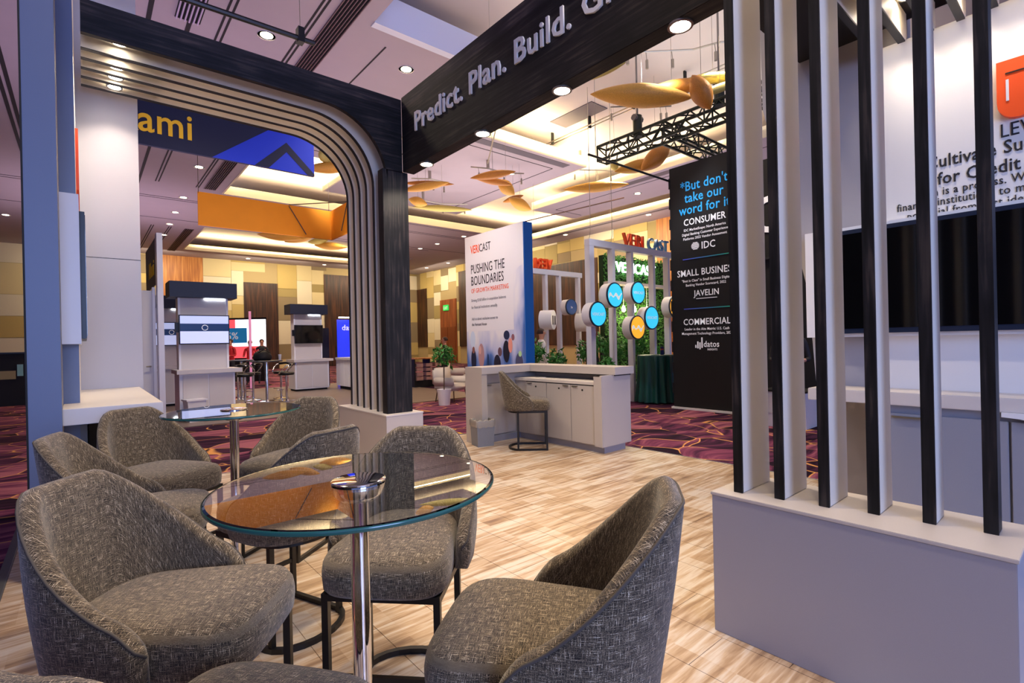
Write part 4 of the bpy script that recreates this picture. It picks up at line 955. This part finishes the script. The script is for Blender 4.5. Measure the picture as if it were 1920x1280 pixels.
# ------------------------------------------------------------------ leaf sculptures and spot clusters
def leafshape(c, L, W, yaw, pitch, m, lab, roll=0):
    t = empty('woven_leaf', c, 0, lab, 'sculpture', 'woven leaf sculptures under the trays')
    t.rotation_euler = (roll, pitch, yaw)
    mb = MB(); nu, nv = 20, 12; vs = []
    for i in range(nu+1):
        u = -1+2*i/nu; w = (1-abs(u)**1.8)**.85 if abs(u) < 1 else 0
        for j in range(nv):
            q = 2*PI*j/nv; vs.append((u*L/2, math.cos(q)*W/2*w, math.sin(q)*W*.36*w))
    mb.add(vs, [(i*nv+j, i*nv+(j+1) % nv, (i+1)*nv+(j+1) % nv, (i+1)*nv+j) for i in range(nu) for j in range(nv)])
    mb.build('leaf_body', m, t, smooth=True)
    zc = CZ if any(a*K < c[0] < b*K and d*K < c[1] < e*K for a, d, b, e in ((5.45, 8.85, 10.15, 14.9), (11.95, 5, 14.1, 12.9), (3.2, 6.75, 5.4, 12.3))) else TZ
    q = MB().tube([(c[0], c[1], c[2]+W*.05), (c[0], c[1], zc)], .004, 4).build('wire', STL, t); q.matrix_parent_inverse = (Matrix.Translation(c) @ t.rotation_euler.to_matrix().to_4x4()).inverted()
    return t
LS = [((7.25, 5.05, 5.55), 1.75, .5, -.72, .06, GOLD, 'largest golden woven leaf under the grey tray'), ((8.0, 4.95, 5.85), 1.5, .38, .55-1.2, -.22, GOLD2, 'amber woven leaf crossing above the largest golden one'),
      ((7.55, 4.15, 5.35), .62, .42, -.7, 1.1, GOLD2, 'ribbed amber woven leaf hanging on end at the right'), ((6.2, 5.15, 5.65), .95, .24, -.9, -.2, GOLD3, 'small olive woven leaf tucked under the sign beam'),
      ((8.5, 4.45, 6.0), 1.1, .25, -.75, -.05, GOLD3, 'pale woven leaf behind the amber one'), ((8.35, 4.25, 5.7), .9, .2, -.6, -.35, GOLD3, 'olive woven leaf tip beside the first slat'),
      ((10.6, 7.55, 5.75), 1.2, .42, -.7, -.2, GOLD, 'golden woven leaf below the truss, left one'), ((10.7, 7.1, 5.85), 1.0, .6, -.5, -.7, GOLD2, 'amber woven leaf below the truss, right one'),
      ((11.2, 9.4, 5.8), 1.9, .4, -.72, -.06, GOLD, 'long yellow woven leaf below the lit groove'), ((10.9, 8.5, 6.1), .35, .3, -.7, 1.2, GOLD3, 'tiny round woven leaf end-on, right of the centre'),
      ((8.1, 10.2, 5.75), 1.2, .28, -.72, -.12, GOLD2, 'upper amber leaf of the cluster left of the big sign'), ((8.4, 10.6, 5.75), 1.1, .26, -.72, .22, GOLD2, 'middle amber leaf of the cluster left of the big sign'),
      ((8.95, 10.7, 5.7), .62, .5, -.7, .75, GOLD, 'round golden leaf of the cluster left of the big sign'), ((10.5, 11.9, 5.75), .8, .5, -.7, .5, GOLD, 'golden leaf pair hanging above the big white sign'), ((10.4, 12.1, 5.95), .7, .25, -.7, -.3, GOLD2, 'short amber leaf above the golden pair'),
      ((7.15, 11.8, 5.75), 1.4, .22, -.72, .05, GOLD2, 'upper brown leaf beside the corner post'), ((7.0, 11.7, 5.62), 1.3, .3, -.72, -.15, GOLD, 'golden leaf beside the corner post'), ((8.6, 13.4, 5.65), 1.9, .28, -.72, .08, GOLD3, 'long olive leaf low beside the corner post'),
      ((7.8, 13.5, 5.75), .6, .4, -.7, .3, GOLD, 'small round leaf low beside the corner post'), ((4.55, 12.0, 5.7), 1.2, .35, -.72, .0, GOLD, 'golden leaf seen through the arch beside the navy banner'), ((4.45, 12.0, 5.95), .4, .4, -.7, 1.0, GOLD3, 'olive round leaf on top of the one beside the navy banner'),
      ((6.4, 22.6, 6.1), 1.9, .5, -.6, .12, GOLD, 'far golden leaf in the left of the distant tray'), ((7.2, 22.6, 6.1), 1.5, .45, -.9, -.12, GOLD, 'far golden leaf crossing in the distant tray'), ((8.7, 23.0, 6.0), 1.6, .5, -.8, .1, GOLD, 'far golden leaf beside the arch fins'), ((8.2, 23.2, 6.2), .9, .4, -.6, -.1, GOLD3, 'far olive leaf above the one beside the arch fins')]
for a in LS: leafshape(*a)
def cluster(pts, spots, lab, z=7.4):
    t = empty('spot_cluster', (*pts[0], z), 0, lab, 'ceiling light', 'branching spotlight clusters')
    mb = MB(); mb.tube([(x, y, z) for x, y in pts], .02, 6)
    P(mb.build('branch_rail', STL), t); P(MB().tube([(pts[1][0], pts[1][1], z), (pts[1][0], pts[1][1], TZ)], .05, 10).build('canopy_stem', STL), t)
    for x, y in spots: P(MB().tube([(x, y, z), (x+.03, y, z-.16)], .008, 5).tube([(x+.03, y, z-.16), (x+.03, y, z-.34)], .03, 10).build('spot_head', STL), t)
cluster([(7.9, 6.6), (8.3, 6.35), (9.0, 6.15), (9.7, 5.5), (9.9, 5.0), (10.3, 4.7)], [(8.2, 6.4), (8.55, 6.3), (9.0, 6.15), (9.4, 5.8), (9.85, 5.1), (10.25, 4.75)], 'branching nickel spotlight rail under the grey tray, nearest one')
cluster([(10.4, 8.2), (10.7, 7.9), (11.3, 7.5), (11.6, 7.2)], [(10.4, 8.2), (10.9, 7.8), (11.4, 7.4), (11.5, 7.3)], 'branching nickel spotlight rail just above the truss')
cluster([(9.0, 12.4), (9.5, 12.2), (10.2, 12.2), (10.7, 11.9)], [(9.2, 12.3), (9.6, 12.2), (10.1, 12.2), (10.6, 11.95)], 'branching spotlight rail above the amber leaf cluster', 6.75)
cluster([(8.1, 14.4), (8.6, 14.1), (9.2, 14.1)], [(8.3, 14.3), (8.7, 14.1), (9.1, 14.1)], 'branching spotlight rail beside the corner post', 6.75)
cluster([(8.6, 16.1), (9.4, 15.9), (10.2, 15.9), (11.0, 15.4)], [(8.8, 16.05), (9.4, 15.9), (10.2, 15.9), (10.9, 15.5)], 'branching spotlight rail low beside the corner post', 6.6)
cluster([(12.6, 11.7), (12.9, 11.5), (13.5, 11.1), (13.9, 10.9)], [(12.7, 11.6), (13.0, 11.4), (13.4, 11.2), (13.8, 10.95)], 'branching spotlight rail in the lit groove', 7.2)

# ------------------------------------------------------------------ kiosks behind the arch
GF = mat('grey oak floor', '7a6a5c', .4, nz=(3, .2))
pf = box('kiosk_floor', (1.0, 11.2, -.0215), (8.6, 19.5, -.005), GF); tag(pf, 'grey-brown floor sheet under the white kiosks', 'floor')
def kiosk(cx, cy, rz, s, lab, lit=True, tv='light', w=1.0):
    t = empty('demo_kiosk', (cx, cy, -.005), rz, lab, 'kiosk')
    def B(n, a, b, m, p=None, bv=0): return box(n, a, b, m, p or t, bv)
    B('base_cabinet', (-w/2, -.35, .06), (w/2, .35, .95), WHITE); B('toe_kick', (-w/2+.05, -.3, 0), (w/2-.05, .3, .06), BLKM)
    for i in range(2): B('cabinet_door', (-w/2+.06+i*w*.46, -.365, .1), (-w/2+.04+(i+1)*w*.46, -.35, .92), LAMW)
    B('counter_slab', (-w/2-.05, -.45, .95), (w/2+.12, .4, 1.03), LAMW)
    B('pylon', (-.42, .0, 1.03), (.42, .28, 2.52), LAMW); B('pylon_return', (-.46, -.02, 1.03), (-.42, .30, 2.52), WHITE); B('pylon_return', (.42, -.02, 1.03), (.46, .30, 2.52), WHITE)
    B('header', (-.62, -.22, 2.52), (.60, .42, 2.84), NAVY2)
    B('header_light', (.02, -.02, 2.495), (.40, .0, 2.515), mat('header strip light', 'e6ecff', .4, emit=12, emcol=(.8, .87, 1)))
    tvo = B('television', (-.46, -.12, 1.55), (.46, -.06, 2.16), BLK)
    if tv == 'light':
        B('screen_top', (-.44, -.125, 1.98), (.44, -.12, 2.14), mat('screen lilac', 'b8c4ec', .3, emit=.5), tvo); B('screen_band', (-.44, -.125, 1.82), (.44, -.12, 1.98), mat('screen navy', '14305a', .3, emit=.3), tvo)
        B('screen_base', (-.44, -.125, 1.57), (.44, -.12, 1.82), mat('screen pale', 'c4cdf2', .3, emit=.5), tvo)
        q = MB().tube([(.055*math.cos(a*.6), -.127, 1.895+.055*math.sin(a*.6)) for a in range(11)], .008, 5).build('ring_icon', TXTW, tvo)
    else: B('screen', (-.44, -.125, 1.57), (.44, -.12, 2.14), SCR, tvo)
    B('wall_mount', (-.52, -.06, 1.8), (-.1, .0, 2.0), BLK)
    return t
kiosk(1.95, 12.42, 0, 1, 'white demo kiosk with navy header and lit screen, nearest through the arch')
k2 = kiosk(5.75, 17.4, 0, 1, 'white demo kiosk with a black television, farther kiosk left of the fins', tv='dark', w=1.1)
k3 = kiosk(1.75, 15.9, 0, 1, 'white demo kiosk half hidden behind the nearest one', w=.9)
kc = empty('curved_counter', (6.9, 16.2, -.005), 0, 'long pale counter with vertical boards, beside the farther kiosk', 'counter')
P(box('counter_top', (6.5, 14.9, .98), (7.15, 17.0, 1.05), LAMW), kc)
for i in range(6): P(box('front_board', (6.56, 15.02+.345*i, .1), (6.62, 15.35+.345*i, .98), WHITE, None, .004), kc)
P(box('plinth', (6.64, 15.0, 0), (7.05, 16.95, .98), BLKM), kc)
# white door panel booth with small navy sign
dp = empty('white_booth_panel', (.95, 11, 0), 0, 'white booth door panel with a small navy sign right of the tower', 'panel')
P(box('door_panel', (.72, 11.0, G0), (.94, 11.06, 2.50), WHM), dp); P(box('door_frame', (.94, 10.96, G0), (.985, 11.1, 2.56), WHITE), dp); P(box('tall_edge', (.985, 10.6, G0), (1.07, 10.85, 3.47), WHITE), dp)
P(box('small_sign', (.985, 10.86, 2.6), (1.0, 12.6, 3.42), NAVY2), dp); P(text('Alkami', (.98, 11.95, 2.8), .4, YEL, '-x', None, .004, sx=.8, bold=.02), dp)
P(MB().tube([(.90, 10.98, 1.16), (.90, 10.93, 1.16), (.83, 10.93, 1.16)], .012, 8).build('handle', STL), dp)
bn = empty('waste_bin', (1.68, 11.9, -.005), .2, 'small white waste bin in front of the nearest kiosk', 'bin')
MB().add(frus(.26, .34, .2, .26, 0, .42), QF+[(4, 5, 6, 7)]).build('bin_body', WHITE, bn); MB().box((-.19, -.15, .42), (.19, .15, .45)).build('rim', WHITE, bn)
# bar tables and stools
def stool(x, y, rz, lab):
    t = empty('bar_stool', (x, y, -.005), rz, lab, 'stool', 'black and chrome bar stools')
    MB().lathe([(.0, 0), (.21, 0), (.21, .012), (.05, .03), (.03, .05), (.03, .7), (0, .7)], (0, 0, 0), 20, cap=False).build('pedestal', CHR, t, smooth=True, angle=.6)
    MB().lathe([(.0, .70), (.19, .70), (.205, .74), (.19, .77), (0, .775)], (0, 0, 0), 20, cap=False).build('seat', mat('black vinyl', '101012', .35), t, smooth=True)
    MB().tube([(-.20, .10, .75), (-.24, .0, .86), (-.22, -.1, .96), (-.12, -.2, .99), (.12, -.2, .99), (.22, -.1, .96), (.24, 0, .86), (.20, .10, .75)], .014, 8).build('arm_rail', CHR, t, smooth=True)
    MB().tube([(-.17, -.15, .98), (0, -.21, 1.0), (.17, -.15, .98)], .035, 8).build('back_pad', MC['black vinyl'], t, smooth=True)
    MB().tube([(.11*math.cos(a), .14+.11*math.sin(a), .3) for a in [PI*i/8-.2 for i in range(10)]], .01, 6).build('footrest', CHR, t)
for i, (x, y, r, l) in enumerate([(3.18, 14.55, -.6, 'black bar stool nearest the kiosk, left of the table'), (3.55, 15.3, .5, 'black bar stool behind the high table'), (4.15, 14.35, .9, 'black bar stool at the right of the high table'), (4.25, 15.2, 2.2, 'black bar stool behind the right one'), (3.3, 15.9, 1.2, 'bar stool farthest back at the high tables')]): stool(x, y, r, l)
for i, (x, y, l) in enumerate([(3.75, 14.7, 'high round bar table on a chrome column, between the stools'), (3.5, 16.4, 'second high bar table just behind')]):
    t = empty('bar_table', (x, y, -.005), 0, l, 'table')
    MB().lathe([(.0, 0), (.26, 0), (.26, .015), (.05, .03), (.04, .05), (.04, 1.06), (0, 1.06)], (0, 0, 0), 24, cap=False).build('column', CHR, t, smooth=True, angle=.6)
    MB().lathe([(.38, 1.06), (.40, 1.07), (.40, 1.09), (.38, 1.1)], (0, 0, 0), 32).build('table_top', mat('dark table top', '1a2238', .3), t)
# red screen wall
rw = empty('video_wall', (5.2, 24, 0), 0, 'bright red and white video wall reading 45% more, behind the people', 'screen')
dv = Vector((.764, -.645, 0)); o_ = Vector((4.0, 25.4, 0))
def vw(n, a, b, z0, z1, m, off=0):
    p = o_+dv*a; q = o_+dv*b; nn = Vector((-.645, -.764, 0)); p = p+nn*off; q = q+nn*off; mb = MB(); th = nn*-.05
    vs = [p, q, q+th, p+th]; mb.add([tuple(v+Vector((0, 0, z0))) for v in vs]+[tuple(v+Vector((0, 0, z1))) for v in vs], [(0, 1, 5, 4), (1, 2, 6, 5), (2, 3, 7, 6), (3, 0, 4, 7), (4, 5, 6, 7), (0, 3, 2, 1)])
    return P(mb.build(n, m), rw)
vw('screen_white', .5, 2.65, 1.0, 2.66, mat('lit white', 'e8ecff', .4, emit=1.5, emcol=(.85, .9, 1))); vw('screen_red', .5, 1.35, 2.1, 2.66, mat('lit red', 'e0303a', .4, emit=.8, emcol=(1, .1, .12)), .012)
vw('screen_blue', .5, 1.85, 1.65, 2.3, mat('lit teal', '1c6a9a', .4, emit=.5), .022); vw('red_swoosh', .5, 2.65, 1.0, 1.5, MC['lit red'], .03); vw('frame', .45, 2.7, 2.66, 2.74, BLKM, 0); vw('base', .45, 2.7, G0, 1.0, BLKM)
p_ = o_+dv*.78+Vector((-.645, -.764, 0))*.06
P(text('45%', (p_.x, p_.y, 1.82), .42, TXTW, '-y', None, .003, right=tuple(dv), bold=.03), rw); P(text('more', (p_.x, p_.y, 1.55), .26, TXTW, '-y', None, .003, right=tuple(dv), bold=.03), rw)
pl_ = box('pink_lit_pole', (4.55, 20.0, G0), (4.62, 20.07, 2.75), mat('pink acrylic pole', 'd88ab0', .3, emit=.3)); tag(pl_, 'slim pink pole standing before the video wall', 'pole')
bs = empty('blue_backdrop', (7.3, 17.5, 0), 0, 'glowing blue exhibit backdrop just left of the arch fins', 'backdrop')
P(box('panel', (6.95, 17.9, G0), (8.2, 17.96, 2.38), mat('ultramarine lit', '1c2ccc', .4, emit=.55, emcol=(.03, .05, .9))), bs); P(text('data', (7.1, 17.88, 2.0), .28, TXTW, '-y', None, .003, bold=.02), bs); P(box('lamp_bar', (6.9, 17.6, 2.42), (7.4, 17.65, 2.46), mat('lamp bar', 'ffffff', .4, emit=6)), bs)
P(box('dark_case', (6.0, 18.6, G0), (6.9, 19.1, 2.1), BLKM), bs)
# left edge: black draped table and items
lb = empty('draped_table', (-1.8, 20, 0), 0, 'long black-draped table seen left of the tower', 'table')
P(box('drape', (-4.5, 19.6, G0), (-.9, 20.4, 1.42), BLKM), lb); P(box('top_edge', (-4.55, 19.55, 1.42), (-.85, 20.45, 1.46), BLK), lb)
P(box('folded_cloth', (-1.9, 19.56, .72), (-1.45, 19.6, .95), mat('sand cloth', 'a89a6a', .8)), lb); P(box('sample_card', (-1.42, 19.55, .8), (-1.3, 19.6, 1.12), mat('aqua card', '8fc8c0', .6)), lb)
# far lounge right of corner post
lg = empty('book_shelf', (8.8, 15, 0), 0, 'low dark shelf with stacked magazines right of the corner post', 'shelf')
P(box('shelf_top', (8.4, 15.0, .93), (9.6, 15.5, .97), ORW), lg); P(box('shelf_body', (8.42, 15.05, G0), (9.58, 15.5, .2), BLKM), lg)
for x in (8.42, 9.0, 9.55): P(box('upright', (x, 15.05, .2), (x+.04, 15.5, .93), BLKM), lg)
for i in range(4):
    for j in range(3): P(box('magazine_stack', (8.5+.36*j, 15.02, .22+.15*i), (8.74+.36*j, 15.3, .33+.15*i), mat('magazine pile', 'b08a80', .7)), lg)
def armchair(x, y, rz, m, lab):
    t = empty('lounge_chair', (x, y, G0), rz, lab, 'chair')
    MB().box((-.34, -.32, .28), (.34, .32, .45)).build('seat', m, t, bevel=.05, smooth=True); MB().box((-.36, .22, .4), (.36, .36, .85)).build('backrest', m, t, bevel=.05, smooth=True)
    for s in (-1, 1): MB().box((s*.30, -.3, .4), (s*.38, .3, .62)).build('armrest', m, t, bevel=.03, smooth=True)
    for a in (-1, 1):
        for b in (-1, 1): MB().tube([(a*.26, b*.24, .3), (a*.3, b*.28, 0)], .015, 6).build('leg', DARKW, t)
CREAM = mat('cream bouclé', 'd8cfc4', .9); armchair(9.5, 14.2, .9, CREAM, 'cream lounge chair left of the tall white sign'); armchair(7.15, 10.9, .4, CREAM, 'cream lounge chair hugging the edge of the tall white sign')
armchair(9.0, 8.75, 2.4, CREAM, 'cream lounge chair behind the near white frame'); armchair(9.85, 8.6, 2.8, mat('tan leather', 'b4834e', .6), 'tan lounge chair behind the near white frame')

# ------------------------------------------------------------------ people
SKIN = mat('skin', 'c98f72', .6)
def person(x, y, rz, lab, top, legs, hair, hh=1.74, arm=0, z0=G0, gray=None):
    t = empty('person', (x, y, z0), rz, lab, 'person'); k = hh/1.74
    J = {'pel': (0, 0, .95, .14, .10), 'wst': (0, 0, 1.10, .125, .09), 'chs': (0, .0, 1.30, .16, .105), 'nck0': (0, 0, 1.44, .09, .07), 'nck': (0, .005, 1.51, .05, .05), 'hd0': (0, .02, 1.58, .072, .08), 'hd': (0, .015, 1.66, .078, .092), 'hd1': (0, .01, 1.72, .05, .06)}
    for s, n in ((-1, 'l'), (1, 'r')):
        J.update({'sh'+n: (s*.18, 0, 1.40, .055, .055), 'el'+n: (s*.24, -.02+arm*.04, 1.12, .042, .042), 'wr'+n: (s*(.25-.1*arm), .05+arm*.22, .90+arm*.22, .027, .027), 'ha'+n: (s*(.25-.12*arm), .08+arm*.28, .82+arm*.30, .03, .02),
                  'hp'+n: (s*.09, 0, .88, .09, .09), 'kn'+n: (s*.10, .02, .50, .058, .058), 'an'+n: (s*.11, 0, .10, .038, .038), 'to'+n: (s*.12, .14, .035, .035, .03)})
    names = list(J); E_ = [('pel', 'wst'), ('wst', 'chs'), ('chs', 'nck0'), ('nck0', 'nck'), ('nck', 'hd0'), ('hd0', 'hd'), ('hd', 'hd1')]
    for n in 'lr': E_ += [('nck0', 'sh'+n), ('sh'+n, 'el'+n), ('el'+n, 'wr'+n), ('wr'+n, 'ha'+n), ('pel', 'hp'+n), ('hp'+n, 'kn'+n), ('kn'+n, 'an'+n), ('an'+n, 'to'+n)]
    me = bpy.data.meshes.new('body'); me.from_pydata([tuple(v*k for v in J[n][:3]) for n in names], [(names.index(a), names.index(b)) for a, b in E_], [])
    o = bpy.data.objects.new('body', me); COL.objects.link(o); md = o.modifiers.new('s', 'SKIN'); sv = me.skin_vertices[0].data
    for i, n in enumerate(names): sv[i].radius = (J[n][3]*k, J[n][4]*k); sv[i].use_root = (i == 0)
    md.use_smooth_shade = True; o.modifiers.new('u', 'SUBSURF').levels = 1
    dg = bpy.context.evaluated_depsgraph_get(); m2 = bpy.data.meshes.new_from_object(o.evaluated_get(dg)); bpy.data.objects.remove(o)
    o = bpy.data.objects.new('body', m2); COL.objects.link(o); o.parent = t; m2.materials.clear()
    for m_ in (top, legs, SKIN, BLK): m2.materials.append(m_)
    for p in m2.polygons:
        c = p.center/k; hand = abs(c.x) > .08 and c.y > .06+arm*.17 and .8 < c.z < 1.2 and abs(c.x) < .3
        p.material_index = 2 if c.z > 1.485 or (arm == 0 and abs(c.x) > .2 and c.z < .92) or (arm and hand) else (0 if c.z > .93 else (1 if c.z > .09 else 3))
    MB().add([(.086*k*math.cos(a)*math.sin(b), (-.008+.10*math.sin(a)*math.sin(b))*k, (1.665+.098*math.cos(b))*k) for b in [PI*i/10*.62 for i in range(11)] for a in [2*PI*j/16 for j in range(16)]],
             [(i*16+j, i*16+(j+1) % 16, (i+1)*16+(j+1) % 16, (i+1)*16+j) for i in range(10) for j in range(16) if not (i > 5 and 1 <= j <= 6)]).build('hair', hair, t, smooth=True)
    MB().tube([(0, .085*k, 1.655*k), (0, .118*k, 1.63*k)], .013*k, 6).build('nose', SKIN, t, smooth=True)
    for s in (-1, 1): MB().lathe([(.0, -.01), (.01, 0), (0, .01)], (s*.032*k, .092*k, 1.665*k), 8, cap=False).build('eye', BLK, t)
    MB().tube([(-.022*k, .092*k, 1.605*k), (.022*k, .092*k, 1.605*k)], .005, 6).build('mouth', mat('lips', '8c4a44', .6), t)
    return t
RED = mat('red polo', 'c4202a', .7); DKC = mat('dark jacket', '15151c', .7); JEAN = mat('dark trousers', '1a1c26', .8); HB = mat('brown hair', '3a2418', .7); HG = mat('grey hair', 'b8b4b0', .7); HBL = mat('blonde hair', 'b8905a', .7)
person(4.45, 22.6, 2.2, 'person in a red top at the left before the video wall', RED, JEAN, HB, 1.80, 1); person(5.0, 21.9, 2.6, 'blonde person in a red top with raised hand', RED, JEAN, HBL, 1.74, 1)
person(5.5, 22.2, 2.9, 'person in a dark jacket right of the two red tops', DKC, JEAN, HB, 1.78, 0)
person(10.75, 9.25, 2.2, 'grey-haired person in a black jacket behind the near white frame', DKC, JEAN, HG, 1.76, 0)
person(8.30, 8.75, -2.0, 'person in a white shirt with a dark bag strap behind the tall sign', WHM, mat('khaki trousers', 'b0a888', .8), HB, 1.76, 0)
person(9.0, 14.05, 1.2, 'person in black walking past the cream lounge chair', DKC, DKC, HB, 1.66, 0)
person(7.9, 3.05, 2.0, 'person in a dark jacket glimpsed between the second and third slats', DKC, JEAN, HB, 1.75, 1)
bg = empty('backpack', (4.05, 14.9, 1.095), 0, 'black backpack lying on the high bar table', 'bag')
MB().lathe([(.0, 0), (.20, .0), (.24, .08), (.20, .2), (.1, .27), (0, .28)], (-.1, 0, 0), 16, cap=False).build('bag_body', BLKM, bg, smooth=True); MB().tube([(-.25, -.1, .2), (-.1, -.2, .3), (.08, -.1, .2)], .015, 6).build('strap', BLK, bg)
bg.location = (3.75, 14.7, 1.095)
cu = empty('paper_cup', (4.05, 14.55, 1.095), 0, 'white paper cup beside the backpack on the high bar table', 'cup'); MB().lathe([(.03, 0), (.042, .14)], (0, 0, 0), 16).build('cup_body', WHITE, cu); MB().lathe([(.044, .14), (.04, .155)], (0, 0, 0), 16).build('lid', WHITE, cu)
